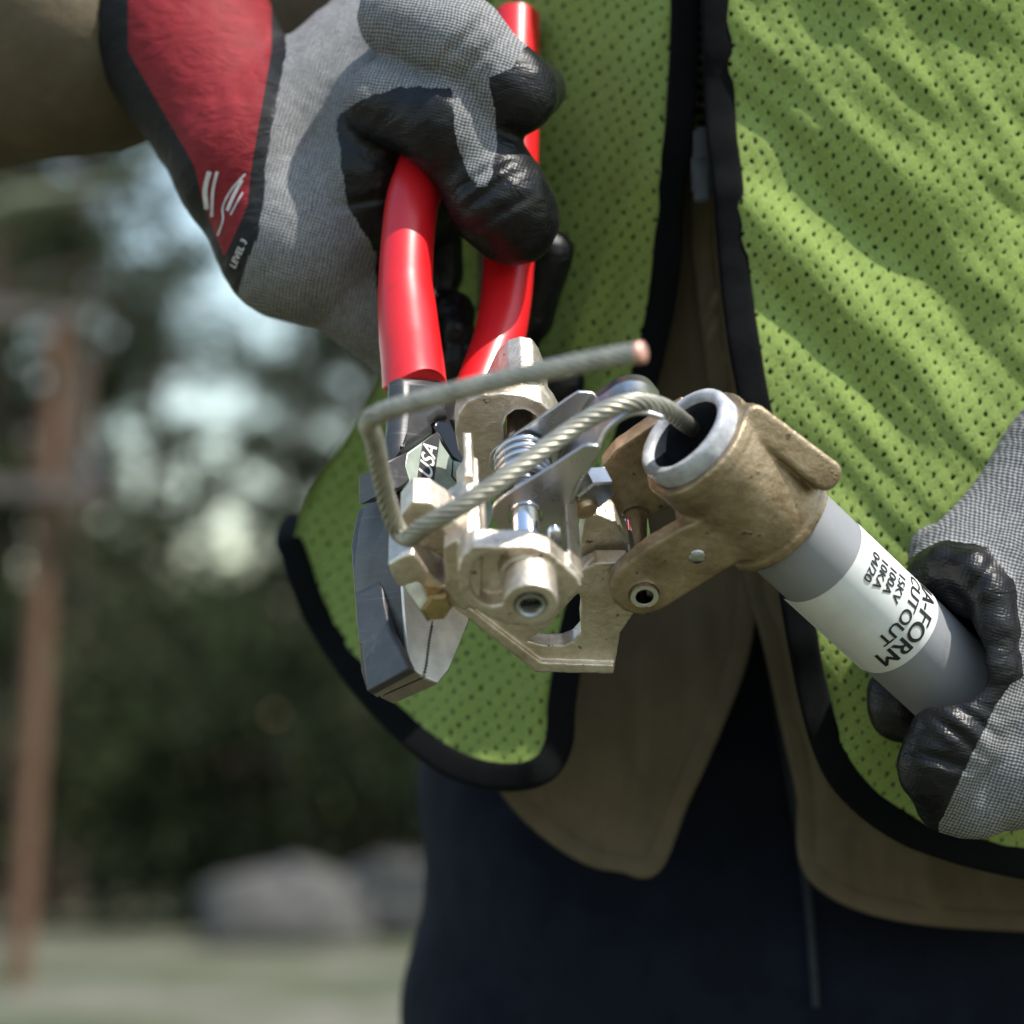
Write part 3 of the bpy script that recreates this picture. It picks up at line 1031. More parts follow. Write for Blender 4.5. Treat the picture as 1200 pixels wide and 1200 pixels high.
def bar(X, Y, Z):
    c = (LA + LB) / 2
    x, y, z = X - c[0], Y - c[1], Z - c[2]
    a1 = np.abs(x * BX[0] + y * BX[1] + z * BX[2]) - BL / 2
    along_ = x * BX[0] + y * BX[1] + z * BX[2]
    a2 = np.abs(x * BY[0] + y * BY[1] + z * BY[2]) - (.0030 + .018 * (along_ + BL / 2) * .6)
    a3 = np.abs(x * BZ[0] + y * BZ[1] + z * BZ[2]) - .0024
    rc = .0028
    a1 = np.sqrt(np.maximum(a1 + rc, 0) ** 2 + np.maximum(a2 + rc, 0) ** 2) - rc + np.minimum(np.maximum(a1, a2) + rc, 0)
    a2 = a1
    q = np.sqrt(np.maximum(a1, 0) ** 2 + np.maximum(a3, 0) ** 2) + np.minimum(np.maximum(a1, a3), 0)
    return q - .0012
def f_ferrule(X, Y, Z):
    D = d_cyl(X, Y, Z, ml, tl_, -.0385, -.0025, .0174)
    D = smin(D, d_cyl(X, Y, Z, ml, tl_, -.0385, -.0360, .0180), .0008)
    D = smin(D, d_cyl(X, Y, Z, ml, tl_, -.0050, -.0015, .0176), .0008)
    D = smin(D, slab(X, Y, Z, lp(front_arm, CF), CF, CF - 5.5), .0014)
    D = smin(D, slab(X, Y, Z, lp(back_arm, CB_), CB_, CB_ - 6), .0014)
    mid = lp([(790, 600), (850, 560), (870, 600), (820, 632)], -40)
    D = smin(D, slab(X, Y, Z, mid, CF - 2, CB_ + 2), .002)
    D = smin(D, bar(X, Y, Z), .0008)
    # bevelled bore for the tube, cross hole
    D = smax(D, -d_cyl(X, Y, Z, ml, tl_, -.2, .1, .0147), .0005)
    h = loc(hit(755, 697, pl(CF), PN))
    D = smax(D, -d_cyl(X, Y, Z, h, (0, 0, 1), -.05, .05, .0041), .0006)
    wob = 0.00005 * np.sin(X * 800 + 3 * np.sin(Y * 600)) * np.sin(Z * 700 + 2 * np.sin(X * 400))
    return D + wob
fp = [loc(hit(x, y, pl(CF), PN)) for x, y in front_arm] + [loc(hit(x, y, pl(CB_ - 6), PN)) for x, y in back_arm]
fp += [LA, LB]
for s in (0, -.0385):
    q = ml + tl_ * s
    fp += [tuple(q + .019 * np.array(e)) for e in ((1, 0, 0), (-1, 0, 0), (0, 1, 0), (0, -1, 0), (0, 0, 1), (0, 0, -1))]
V, Fq = run_sdf(f_ferrule, fp, .006, .00065)
fer = obj('ferrule', np_mesh('ferrule', local_to_world(V), Fq), M['bronze'], holder)
tag(fer, 'brown bronze ferrule with two clevis arms and catch bar')
hp = hit(755, 697, pl(CF), PN)
v, f = lathe([(-.034, .0026), (.0010, .0026), (.0012, .0030), (.0010, .0040), (-.001, .0041), (-.034, .0041)], hp, PN, 36)
obj('hollow_pin', pydata('hollow_pin', v, f), M['chrome'], fer, True, 40)
rp = hit(817, 652, pl(CF), PN)
v, f = lathe([(-.002, .0025), (.0002, .0025), (.0006, .0021), (.0009, .001), (.001, .0001)], rp, PN, 24)
obj('rivet', pydata('rivet', v, f), M['nut'], fer, True, 50)

# the tube itself
TL = .130
v, f = lathe([(-TL, .0001), (-TL, TR), (-.036, TR)], MOUTH, TN, 96)
tube = obj('fuse_tube', pydata('fuse_tube', v, f), M['tube'], holder, True, 40)
v, f = lathe([(-.036, TR - .0002), (-.002, TR - .0002), (-.0015, .0153), (.0026, .0153), (.0036, .0149), (.0041, .0142), (.0040, .0128), (.0032, .0118), (.0020, .0115)], MOUTH, TN, 96)
obj('tube_mouth', pydata('tube_mouth', v, f), M['tube_lining'], tube, True, 50)
M['bore'] = simple('dark_glossy_bore', (0.022, 0.025, 0.032), 0.22, 0, 0.3, 120, 0.3, 200, 0.0004)
v, f = lathe([(.0021, .01152), (0, .0112), (-.060, .0108), (-.062, .0001)], MOUTH, TN, 64)
obj('bore', pydata('bore', v, f), M['bore'], tube, True, 50)

def cyl_hit(px, py, r=TR):
    d = (R_ * ((px - 600) / FPX) - U_ * ((py - 600) / FPX) + F_).normalized()
    o = CAM - MOUTH
    dp = d - TN * d.dot(TN); op = o - TN * o.dot(TN)
    a, b, c_ = dp.dot(dp), 2 * dp.dot(op), op.dot(op) - r * r
    disc = b * b - 4 * a * c_
    t = (-b - math.sqrt(max(0, disc))) / (2 * a)
    p = CAM + d * t - MOUTH
    s = -p.dot(TN)
    q = p + TN * s
    return s, math.atan2(q.dot(E2), q.dot(E1))
E1 = (cv(0, 0, 1) - TN * TN.dot(cv(0, 0, 1))).normalized()      # faces the viewer
E2 = TN.cross(E1)                                               # so that reading runs along -E2 or +E2
dn = cv(-.69, -.72, 0)
if E2.dot(dn) < 0: E2 = -E2
def on_tube(s, th, r):
    return MOUTH - TN * s + (E1 * math.cos(th) + E2 * math.sin(th)) * r
s_a = cyl_hit(985, 679)[0]
s_b = cyl_hit(1086, 752)[0]
v, f = [], []
N1, N2 = 12, 90
TH0, TH1 = -2.9, 1.62
for i in range(N1 + 1):
    for j in range(N2 + 1):
        th = TH0 + (TH1 - TH0) * j / N2
        lift = .00012 + (.0005 * max(0, (j - N2 + 4) / 4) ** 2)
        v.append(on_tube(s_a + (s_b - s_a) * i / N1, th, TR + lift))
for i in range(N1):
    for j in range(N2):
        q = i * (N2 + 1) + j
        f.append((q, q + 1, q + N2 + 2, q + N2 + 1))
o = obj('label', pydata('label', v, f), M['label'], tube)
def tube_text(s, end_px, size, bold, align, base_px=None):
    sx, th = cyl_hit(*end_px)
    if base_px: sx = cyl_hit(*base_px)[0]
    vv, ff = text2d(s, size)
    w = max(x for x, y in vv)
    x0 = -w if align == 'R' else 0
    V, F2 = [], []
    for q, dx in enumerate((-bold, bold)):
        n0 = len(V)
        V += [on_tube(sx + y, th + (x + x0 + dx) / TR, TR + .00030 + .00004 * q) for x, y in vv]
        F2 += [[i + n0 for i in t_] for t_ in ff]
    return V, F2
v, f = [], []
for args in (('NIA-FORM', (1021, 764), .0080, .00018, 'R', (1073, 724)), ('FUSE CUTOUT', (1019, 741), .0061, .00013, 'R', (1065, 699)), ('15KV', (1053, 670), .0043, .00009, 'L'),
             ('100A', (1043, 662), .0043, .00009, 'L'), ('10KA', (1033, 653), .0043, .00009, 'L'), ('04/20', (1023, 645), .0043, .00009, 'L')):
    a, b = tube_text(*args)
    n0 = len(v)
    v += a; f += [[i + n0 for i in q] for q in b]
obj('lettering', pydata('lettering', v, f), M['ink_black'], tube, False)

# ================================================================== PLIERS
PO = P(484, 785, 0.672)
WN = cv(.667, .333, .666).normalized()
VN = cv(.076, .857, -.51)
VN = (VN - WN * VN.dot(WN)).normalized()
UN = VN.cross(WN)
pliers = empty('lineman_pliers', PO, 'red handled black steel pliers gripped upside down in the upper glove', 'pliers')
def wp(c): return PO + WN * (c / 1000)

def zig(pts, amp):
    out = []
    for (x0, y0), (x1, y1) in zip(pts[:-1], pts[1:]):
        L = math.hypot(x1 - x0, y1 - y0); n = max(1, int(L / 3.2))
        nx, ny = -(y1 - y0) / L, (x1 - x0) / L
        for i in range(n):
            for h_, sgn in ((0, 1), (.5, -1)):
                t = (i + h_) / n
                out.append((x0 + (x1 - x0) * t + nx * amp * sgn, y0 + (y1 - y0) * t + ny * amp * sgn))
    out.append(pts[-1])
    return out
seam = [(495.6, 792.5), (499, 778), (502, 752), (505.5, 733)]
seam2 = [(498.0, 793.5), (501.5, 779.0), (504.5, 752), (508.0, 733)]
jl = [(480, 563), (473, 592), (468, 640), (472, 689), (477, 762), (484, 785)] + zig(seam, 1.2) + [(511, 690), (514, 640), (512, 600), (498, 566)]
jaw_l = plate('jaw', jl, wp(0), WN, UN, .0205, .0003, M['black_steel'], pliers)
jr = [(515, 640), (512, 690)] + zig(seam2[::-1], 1.2) + [(513, 801), (526, 785), (540, 752), (549, 729), (560, 690), (566, 640), (560, 600), (530, 590)]
jaw_r = plate('jaw', jr, wp(-.3), WN, UN, .0200, .0003, M['black_steel'], pliers)
# ground faces, proud by a hair, on the flat of each jaw and on the tip
fl = [(472.6, 690), (477.6, 762), (484.5, 784)] + zig([(a, b) for a, b in seam], 1.2) + [(511, 690), (513, 660), (470, 660)]
plate('jaw_face', fl, wp(.35), WN, UN, .0012, .0002, M['jaw_face'], jaw_l)
fr_ = [(514, 660), (512.4, 690)] + zig(seam2[::-1], 1.2) + [(513, 800), (525.6, 784.6), (539.4, 752), (548.4, 729), (558, 690), (562, 660)]
plate('jaw_face', fr_, wp(.05), WN, UN, .0012, .0002, M['jaw_face'], jaw_r)
def tip_face(pa, pb, c, depth, parent):
    a, b = hit(*pa, wp(c), WN), hit(*pb, wp(c), WN)
    n = -VN
    e = (b - a)
    nn = e.cross(-WN).normalized()
    if nn.dot(cv(0, -1, .3)) < 0: nn = -nn
    q = [a, b, b - WN * depth, a - WN * depth]
    s1 = [p + nn * .0003 for p in q]; s0 = [p - nn * .001 for p in q]
    f = [(0, 1, 2, 3), (7, 6, 5, 4)] + [(i, i + 4, (i + 1) % 4 + 4, (i + 1) % 4) for i in range(4)]
    return obj('tip_face', pydata('tip_face', s1 + s0, f), M['jaw_tip'], parent, False)
M['jaw_tip'] = tool_steel('worn_jaw_tip_steel', (0.30, 0.245, 0.215), 0.45, 0.5, 0.3)
tip_face((484.4, 785.2), (495.0, 792.2), -.3, .0199, jaw_l)
tip_face((497.6, 793.2), (512.6, 800.6), -.6, .0194, jaw_r)
# raised cheek on the outer side of the left jaw
SO = PO - UN * 0.0
def side(px, py): return hit(px, py, hit(472, 700, wp(0), WN) - UN * .0003, -UN)
ck = [(411, 640), (416, 612), (420, 596), (441, 588), (450, 600), (447, 650), (446, 680), (449, 706), (456, 738), (470, 764), (479, 783), (430, 810), (427, 790), (424, 755), (420, 754), (417, 728)]
plate('cheek', ck, hit(472, 700, wp(0), WN) - UN * .0016, -UN, WN, .0030, .0006, M['black_steel'], jaw_l)
# shoulder and pivot
plate('shoulder', [(452, 541), (478, 529), (476, 546), (481, 563), (470, 572), (452, 575)], wp(.9), WN, UN, .0125, .0006, M['black_steel'], jaw_l)
plate('joint', [(477, 531), (513, 506), (518, 520), (531, 539), (549, 543), (566, 560), (580, 600), (562, 650), (505, 650), (484, 605), (479, 563), (474, 546)], wp(.4), WN, UN, .0150, .0004, M['pivot_face'], pliers)
plate('mark_band', [(495, 519), (513, 505.5), (515.5, 516), (508, 569), (489, 562)], wp(.55), WN, UN, .0008, .0001, M['black_steel'], pliers)
plate('joint_seam', [(530.2, 540), (531.8, 540), (530.6, 557.6), (541, 571), (540, 572), (528.9, 558)], wp(.50), WN, UN, .0006, .00005, M['ink_black'], pliers)
vv, ff = text2d('USA', .0074, .00012, .15)
a0, a1 = hit(505, 563, wp(.62), WN), hit(512, 524, wp(.62), WN)
ex = (a1 - a0).normalized(); ey = WN.cross(ex)
wtxt = max(x for x, y in vv)
sc_ = (a1 - a0).length / wtxt
obj('lettering', pydata('lettering', [a0 + ex * (x * sc_) + ey * (y * .95) for x, y in vv], ff), M['white_print'], pliers, False)
handle_gap = [(508, 500), (511, 493), (517, 491), (528, 492), (536, 508), (550, 541), (546, 545), (538, 543), (529, 536), (519, 520)]
plate('handle', handle_gap, wp(-1.2), WN, UN, .010, .001, M['recess_black'], pliers)  # black plate puts the dark of the gap by the far handle into colour
hl = [(470, 478), (471, 440), (520, 440), (525, 470), (529, 489), (517, 490), (510, 496), (512, 506), (494, 520), (478, 530), (466, 536), (465, 520), (468, 500)]
hnd = plate('handle', hl, wp(0), WN, UN, .0085, .0030, M['black_steel'], pliers)
def grip(pts, rads, parent, m=M['red']):
    q = vpath([hit(x, y, wp(-7 + dz), WN) for x, y, dz in pts], 8)
    r = [float(x) for x in np.interp(np.linspace(0, len(rads) - 1, len(q)), range(len(rads)), rads)]
    p2, r2 = list(q), list(r)
    # rolled lip at the lower end, then close
    t = (q[-1] - q[-2]).normalized()
    p2 += [q[-1] + t * .0005, q[-1] + t * .0008, q[-1] + t * .0006]
    r2 += [r[-1] * .985, r[-1] * .94, r[-1] * .80]
    v, f = sweep(p2, r2, 36, WN, .92, True)
    nr = len(p2)
    for i in range(nr):
        w = max(0.0, 1 - (nr - 1 - i) / 9.0)
        if w > 0:
            for j in range(36):
                v[i * 36 + j] = v[i * 36 + j] - t * (.0050 * w * math.cos(2 * math.pi * j / 36) ** 2 - .0015 * w)
    return obj('grip', pydata('grip', v, f), m, parent, True, 60)
grip([(530, 20, 0), (512, 130, 0), (497, 195, 0), (484, 235, 0), (478, 280, 0), (475.5, 330, 0), (477, 360, 0), (480.5, 400, 0), (484, 430, 0), (486, 455, 0)],
     [.0088, .0088, .0086, .0085, .0084, .0086, .0092, .0097, .0099, .0101], hnd)
hr = [(556, 505), (540, 505), (531, 490), (540, 462), (580, 470)]
hnd2 = plate('handle', hr, wp(-2), WN, UN, .011, .002, M['black_steel'], pliers)
grip([(606, 20, 0), (604, 110, 0), (602, 200, 0), (600, 250, 0), (597, 300, 0), (593, 350, 0), (584, 400, 0), (566, 450, 0), (548, 496, 0)],
     [.0080, .0082, .0083, .0083, .0083, .0083, .0083, .0083, .0080], hnd2)

# ================================================================== WIRE
wire_pts = [(836, 524, .715), (818, 508, .690), (800, 494, .668), (782, 480, .655), (762, 473, .648), (740, 471, .643), (715, 478, .641), (682, 495, .640), (640, 524, .637),
            (590, 561, .633), (545, 590, .631), (512, 608, .632), (492, 620, .636), (480, 630, .643), (468, 624, .647), (458, 602, .643), (450, 573, .636), (443, 540, .627), (437, 512, .618),
            (431, 497, .611), (438, 488, .606), (456, 480, .604), (490, 470, .598), (540, 457, .592), (600, 443, .586), (660, 430, .580), (710, 420, .576), (752, 413, .572)]
wire = empty('stranded_wire', P(480, 630, .643), 'twisted silvery stranded wire looped from the tube mouth, copper cut end', 'wire')
cl = vpath([P(*q) for q in wire_pts], 14)
cl = [Vector(q) for q in resample([tuple(q) for q in cl], len(cl))] if False else cl
fr = frames(cl)
arc = [0]
for a, b in zip(cl[:-1], cl[1:]): arc.append(arc[-1] + (b - a).length)
WR, SRAD = .00178, .00085
lay = .024
for sidx in range(8):
    pts = []
    for p, (t, N, B), s in zip(cl, fr, arc):
        a = 2 * math.pi * (sidx / 8) + 2 * math.pi * s / lay
        rr = WR * (1 + .04 * math.sin(s * 300 + sidx))
        pts.append(p + (N * math.cos(a) + B * math.sin(a)) * rr)
    v, f = sweep(pts, [SRAD] * len(pts), 10)
    obj('strand', pydata('strand', v, f), M['wire'], wire)
v, f = sweep(cl, [.0012] * len(cl), 8)
obj('core', pydata('core', v, f), M['wire'], wire)
t = (cl[-1] - cl[-2]).normalized()
v, f = lathe([(-.001, .0026), (.0004, .0025), (.0007, .0020), (.0008, .0001)], cl[-1], t, 24)
obj('cut_end', pydata('cut_end', v, f), M['copper'], wire, True, 60)

# ================================================================== PERSON
SUBJ_X = 0.065
FOOT = Vector((SUBJ_X, 0.95, 0))
def world_cones(X, Y, Z, prims, k):
    D = None
    for (a, b, ra, rb) in prims:
        d = d_cone(X, Y, Z, a, b, ra, rb)
        D = d if D is None else smin(D, d, k)
    return D
shL, shR = Vector((-.125, .97, 1.42)), Vector((.255, .97, 1.42))
elR, elL = Vector((-.36, .93, 1.30)), Vector((.42, .90, 1.12))
wrR, wrL = P(215, 40, .815), P(1300, 575, .75)
hipc = Vector((SUBJ_X, .965, .93))
body = [((SUBJ_X, .95, 1.62), (SUBJ_X, .945, 1.69), .082, .090), ((SUBJ_X, .975, 1.45), (SUBJ_X, .96, 1.58), .056, .054), ((SUBJ_X, .885, 1.585), (SUBJ_X, .90, 1.62), .035, .06),
        (tuple(shL), tuple(shR), .07, .07), ((SUBJ_X - .05, .97, 1.32), (SUBJ_X + .05, .97, 1.32), .12, .12), ((.06, 1.005, 1.1), (.13, 1.005, 1.1), .09, .09),
        ((.08, 1.005, .95), (.15, 1.005, .95), .088, .088),
        (tuple(shL), tuple(elR), .058, .042), (tuple(elR), tuple(wrR), .042, .026), (tuple(shR), tuple(elL), .058, .042), (tuple(elL), tuple(wrL), .042, .026),
        ((.062, .985, .88), (.035, .975, .5), .075, .055), ((.035, .975, .5), (.03, .99, .1), .055, .038), ((.03, .99, .06), (.02, .85, .035), .038, .032),
        ((.178, .985, .88), (.20, .975, .5), .075, .055), ((.20, .975, .5), (.205, .99, .1), .055, .038), ((.205, .99, .06), (.215, .85, .035), .038, .032),
        ((SUBJ_X, .858, 1.655), (SUBJ_X, .850, 1.632), .010, .014), ((SUBJ_X - .088, .95, 1.65), (SUBJ_X - .09, .95, 1.63), .012, .010), ((SUBJ_X + .088, .95, 1.65), (SUBJ_X + .09, .95, 1.63), .012, .010)]
V, Fq = surface_nets(lambda X, Y, Z: world_cones(X, Y, Z, body, .02), (-.45, .78, -.02), (.55, 1.12, 1.80), .009)
person = obj('person', np_mesh('person', V - np.array(FOOT), Fq), M['skin'])
person.location = FOOT
tag(person, 'person in lime mesh safety vest, khaki shirt and dark jeans, both hands gloved', 'person')
def child(name, me, m, parent=None, **kw):
    return obj(name, me, m, parent or person, **kw)
# hair cap, shirt, jeans, boots as fuller shells of the same limbs
hair = [((SUBJ_X, .962, 1.64), (SUBJ_X, .965, 1.695), .096, .098)]
def f_hair(X, Y, Z):
    D = world_cones(X, Y, Z, hair, .01)
    return np.maximum(D, -(Z - 1.665 + (Y - .90) * 1.1))
V, Fq = surface_nets(f_hair, (-.06, .84, 1.55), (.19, 1.1, 1.81), .006)
child('hair', np_mesh('hair', V, Fq), M['hair'])
sh = [(tuple(shL), tuple(shR), .084, .084), ((SUBJ_X - .06, .972, 1.32), (SUBJ_X + .06, .972, 1.32), .135, .135), ((.06, 1.0, 1.14), (.13, 1.0, 1.14), .118, .118),
      ((.075, 1.0, .97), (.15, 1.0, .97), .112, .112),
      (tuple(shL), tuple(elR), .074, .058), (tuple(elR), tuple(elR.lerp(wrR, .82)), .058, .046), (tuple(shR), tuple(elL), .074, .058), (tuple(elL), tuple(elL.lerp(wrL, .72)), .058, .046)]
def f_shirt(X, Y, Z):
    D = world_cones(X, Y, Z, sh, .03)
    D = D + .003 * np.sin(X * 70 + 20 * Z + 3 * np.sin(Z * 30)) * np.sin(Z * 45 + Y * 30)
    D = np.maximum(D, 1.068 - Z)                      # open below the belt
    return np.maximum(D, np.where(np.abs(X - SUBJ_X) < .07, Z - 1.475, -1))
V, Fq = surface_nets(f_shirt, (-.48, .76, .90), (.58, 1.15, 1.56), .007)
shirt = child('work_shirt', np_mesh('work_shirt', V, Fq), M['shirt'])
jn = [((.064, 1.0, .93), (.15, 1.0, .93), .106, .106), ((.07, 1.0, 1.1), (.14, 1.0, 1.1), .108, .108), ((.07, 1.0, 1.0), (.15, 1.0, 1.0), .104, .104), ((.075, 1.0, .90), (.16, 1.0, .90), .104, .104),
      ((.062, .985, .86), (.035, .975, .5), .092, .072), ((.035, .975, .5), (.03, .99, .1), .072, .058), ((.18, .985, .86), (.20, .975, .5), .092, .072), ((.20, .975, .5), (.205, .99, .1), .072, .058)]
def f_jeans(X, Y, Z):
    D = world_cones(X, Y, Z, jn, .025)
    D = D + .004 * np.sin(Z * 60 + 9 * X + 2 * np.sin(X * 40)) * np.sin(X * 30 + Y * 25)
    return np.maximum(D, np.maximum(Z - 1.105, .07 - Z))
V, Fq = surface_nets(f_jeans, (-.2, .8, .03), (.36, 1.15, 1.13), .006)
jeans = child('jeans', np_mesh('jeans', V, Fq), M['jeans'])
jb = BVHTree.FromPolygons([tuple(q) for q in V], [tuple(int(i) for i in q) for q in Fq])
sv, sf = [], []
for x, y in catmull([(893, 700), (903, 770), (914, 840), (926, 910), (938, 980), (948, 1060), (956, 1180)], 8):
    for dx in (-4.5, 4.5):
        d = (R_ * ((x + dx - 600) / FPX) - U_ * ((y - 600) / FPX) + F_).normalized()
        h_ = jb.ray_cast(CAM, d)
        if h_[0] is not None: sv.append(h_[0] - d * .0016)
for i in range(len(sv) // 2 - 1):
    sf.append((2 * i, 2 * i + 1, 2 * i + 3, 2 * i + 2))
M['stitch'] = simple('blue_grey_seam', (0.016, 0.021, 0.032), 0.9, 0, 0.3, 300, 0.4, 900, 0.0004)
o = child('fly_seam', pydata('fly_seam', sv, sf), M['stitch'], jeans)
md = o.modifiers.new('thickness', 'SOLIDIFY'); md.thickness = .0022; md.offset = 0
for x in (.025, .21):
    bt = [((x, .995, .13), (x, .995, .05), .05, .046), ((x, .98, .04), (x, .82, .035), .044, .040)]
    V, Fq = surface_nets(lambda X, Y, Z: np.maximum(world_cones(X, Y, Z, bt, .02), -Z), (x - .07, .75, -.02), (x + .07, 1.06, .2), .006)
    child('boot', np_mesh('boot', V, Fq), M['boot'])

# ---- cloth panels laid between four measured edges
def coons(top, right, bottom, left, nu, nv, fold, zuv=0.0):
    T_, B_, L_, R2 = (resample(catmull(e, 8), n) for e, n in ((top, nu), (bottom, nu), (left, nv), (right, nv)))
    v, uv, f, pxs = [], [], [], []
    for j in range(nv):
        b = j / (nv - 1)
        for i in range(nu):
            a = i / (nu - 1)
            q = (1 - b) * T_[i] + b * B_[i] + (1 - a) * L_[j] + a * R2[j] - ((1 - a) * (1 - b) * T_[0] + a * (1 - b) * T_[-1] + (1 - a) * b * B_[0] + a * b * B_[-1])
            px, py, z = q
            z2 = z - fold(px, py)
            p = P(px, py, z2)
            v.append(p)
            uv.append((px * .28 + z * zuv, -py * .28))
    for j in range(nv - 1):
        for i in range(nu - 1):
            q = j * nu + i
            f.append((q, q + nu, q + nu + 1, q + 1))
    return v, f, uv
def panel(name, args, m, parent, nu=90, nv=90, fold=lambda x, y: 0, thick=.0008, zuv=0.0):
    v, f, uv = coons(*args, nu, nv, fold, zuv)
    me = pydata(name, v, f)
    ul = me.uv_layers.new(name='cloth')
    li = np.empty(len(me.loops), np.int32)
    me.loops.foreach_get('vertex_index', li)
    ul.data.foreach_set('uv', np.array(uv, np.float32)[li].ravel())
    o = obj(name, me, m, parent)
    if thick:
        md = o.modifiers.new('thickness', 'SOLIDIFY'); md.thickness = thick; md.offset = 0
    return o
def ribbon(name, edge, width, thick, fold, m, parent, off=0.0):
    """binding tape: flattened tube along an edge"""
    pts = catmull(edge, 10)
    ps = [P(x, y, z - fold(x, y) - off) for x, y, z in pts]
    fr_ = frames(ps)
    v, f = [], []
    SEG = 14
    for i, (p, (t, _, _)) in enumerate(zip(ps, fr_)):
        view = (CAM - p).normalized()
        # lie in the cloth: across the edge, in the plane facing out from the body
        across = t.cross(Vector((0.0, -1, .1))).normalized()
        nrm = across.cross(t).normalized()
        for j in range(SEG):
            a = 2 * math.pi * j / SEG
            c_, s_ = math.cos(a), math.sin(a)
            wv_ = width * (1 + .05 * mnoise.noise(p * 70))
            v.append(p + across * (math.copysign(abs(c_) ** .6, c_) * wv_ / 2) + nrm * (math.copysign(abs(s_) ** .6, s_) * thick / 2))
    for i in range(len(ps) - 1):
        for j in range(SEG):
            a, b = i * SEG + j, i * SEG + (j + 1) % SEG
            f.append((a, b, b + SEG, a + SEG))
    f.append(tuple(range(SEG))); f.append(tuple(range((len(ps) - 1) * SEG, len(ps) * SEG))[::-1])
    return obj(name, pydata(name, v, f), m, parent)

def g(d, w): return math.exp(-(d / w) ** 2)
def fold_r(x, y):
    s = x - y
    r = .0110 * g(s - 640, 60) * g((x + y) - 1240, 330)  # ridge shaped to catch the sun, standing in for a dappled light patch
    r -= .0050 * g(s - 740, 60) * g((x + y) - 1300, 380)
    r += .0045 * g(s - 850, 65) * g((x + y) - 1350, 500)
    r += .0040 * g(s - 500, 60) * g((x + y) - 1450, 350)
    r -= .0035 * g(s - 560, 45) * g((x + y) - 1300, 300)
    r *= .5
    r += .0020 * mnoise.noise(Vector((x * .010, y * .012, 1))) + .0012 * mnoise.noise(Vector((s * .03, (x + y) * .006, 4)))
    return r
def fold_l(x, y):
    s = x * .9 + y * .35
    r = .0040 * mnoise.noise(Vector((s * .016, y * .0035, 7)))
    r += .0022 * mnoise.noise(Vector((s * .04, y * .006, 2)))
    r += .005 * g((x - 700) + (y - 330) * .45, 22) * g(y - 340, 170)
    r += .004 * g((x - 620) + (y - 850) * .25, 20) * g(y - 800, 110)
    r -= .004 * g((x - 560) + (y - 850) * .2, 25) * g(y - 800, 130)
    return r
inner_r = [(838, -760, .880), (838, -520, .825), (838, -260, .800), (839, 0, .800), (845, 150, .800), (853, 215, .800), (862, 330, .796), (880, 450, .792), (905, 560, .788), (930, 690, .786), (950, 800, .786), (972, 880, .787)]
hem_r = [(972, 880, .787), (1000, 925, .788), (1050, 965, .788), (1110, 990, .788), (1200, 1012, .79), (1330, 1030, .80), (1480, 1040, .83)]
top_r = [(838, -760, .880), (980, -760, .89), (1130, -760, .91), (1280, -760, .96)]
out_r = [(1280, -760, .96), (1340, -520, .87), (1400, -260, .82), (1440, 200, .82), (1470, 600, .82), (1480, 1040, .83)]
top_r, out_r, hem_r, inner_r = [[(x, y, z - .024) for x, y, z in e] for e in (top_r, out_r, hem_r, inner_r)]
vest = panel('safety_vest', (top_r, out_r, hem_r, inner_r), M['vest'], person, 110, 190, fold_r)
inner_l = [(804, -760, .870), (804, -520, .815), (804, -260, .790), (803, 0, .790), (796, 150, .792), (787, 215, .797), (780, 320, .803), (766, 400, .805), (748, 470, .807), (722, 560, .810), (694, 660, .811), (672, 740, .806), (659, 820, .799), (655, 870, .794)]
hem_l = [(345, 650, .862), (368, 715, .854), (412, 785, .838), (470, 850, .820), (530, 895, .805), (590, 911, .796), (635, 902, .792), (655, 870, .794)]
top_l = [(360, -760, .97), (500, -760, .92), (660, -760, .89), (804, -760, .870)]
out_l = [(360, -760, .97), (420, -520, .93), (440, -260, .90), (455, 200, .90), (448, 420, .90), (420, 490, .892), (375, 560, .880), (352, 605, .870), (345, 650, .862)]
panel('vest_front', (top_l, inner_l, hem_l, out_l), M['vest'], vest, 100, 175, fold_l)
# back of the vest, closing round the body
back_edge = [(x + 130, y - 10, z + .17) for x, y, z in out_l]
tb = [out_l[0], (430, -765, 1.06), (490, -770, 1.14)]
tb[-1] = back_edge[0]
bb = [out_l[-1], (400, 645, .96), back_edge[-1]]
panel('vest_back', (tb, back_edge, bb, out_l), M['vest'], vest, 30, 60, lambda x, y: 0, .0008, 1000.0)
side_edge = [(x - 40, y - 6, z + .18) for x, y, z in out_r]
panel('vest_side', ([out_r[0], (out_r[0][0] + 10, -764, .96 + .07), side_edge[0]], side_edge, [out_r[-1], (out_r[-1][0] + 30, 1037, .90), side_edge[-1]], out_r), M['vest'], vest, 30, 60, lambda x, y: 0, .0008, 1000.0)
trim_fold_r = lambda x, y: fold_r(x, y) * .6
er = inner_r + hem_r[1:]
el = inner_l + hem_l[::-1][1:] + [(338, 630, .870), (350, 606, .91)]
ribbon('binding', er, .0100, .0026, fold_r, M['trim'], vest, .0006)
ribbon('binding', el, .0094, .0026, fold_l, M['trim'], vest, .0006)
# zip slider where the two front edges meet
bm = bmesh.new()
for c_, s_ in (((824, 205), (.0078, .004, .0135)), ((824, 170), (.0064, .003, .012))):
    box(bm, P(c_[0], c_[1], .786), s_, .0012)
box(bm, P(822, 216, .7825), (.0050, .0018, .012), .0007)
child('zip_slider', bm, M['zip'], vest, angle=40)
bm = bmesh.new()
zp = [P(822, y, .7985 + .00013 * max(0, -260 - y)) for y in range(-640, 180, 14)]
for i, q in enumerate(zp):
    box(bm, q + R_ * (.0008 * (-1) ** i), (.004, .0018, .0022), .0003)
o = child('zip_teeth', bm, M['trim'], vest, angle=40); o['kind'] = 'stuff'

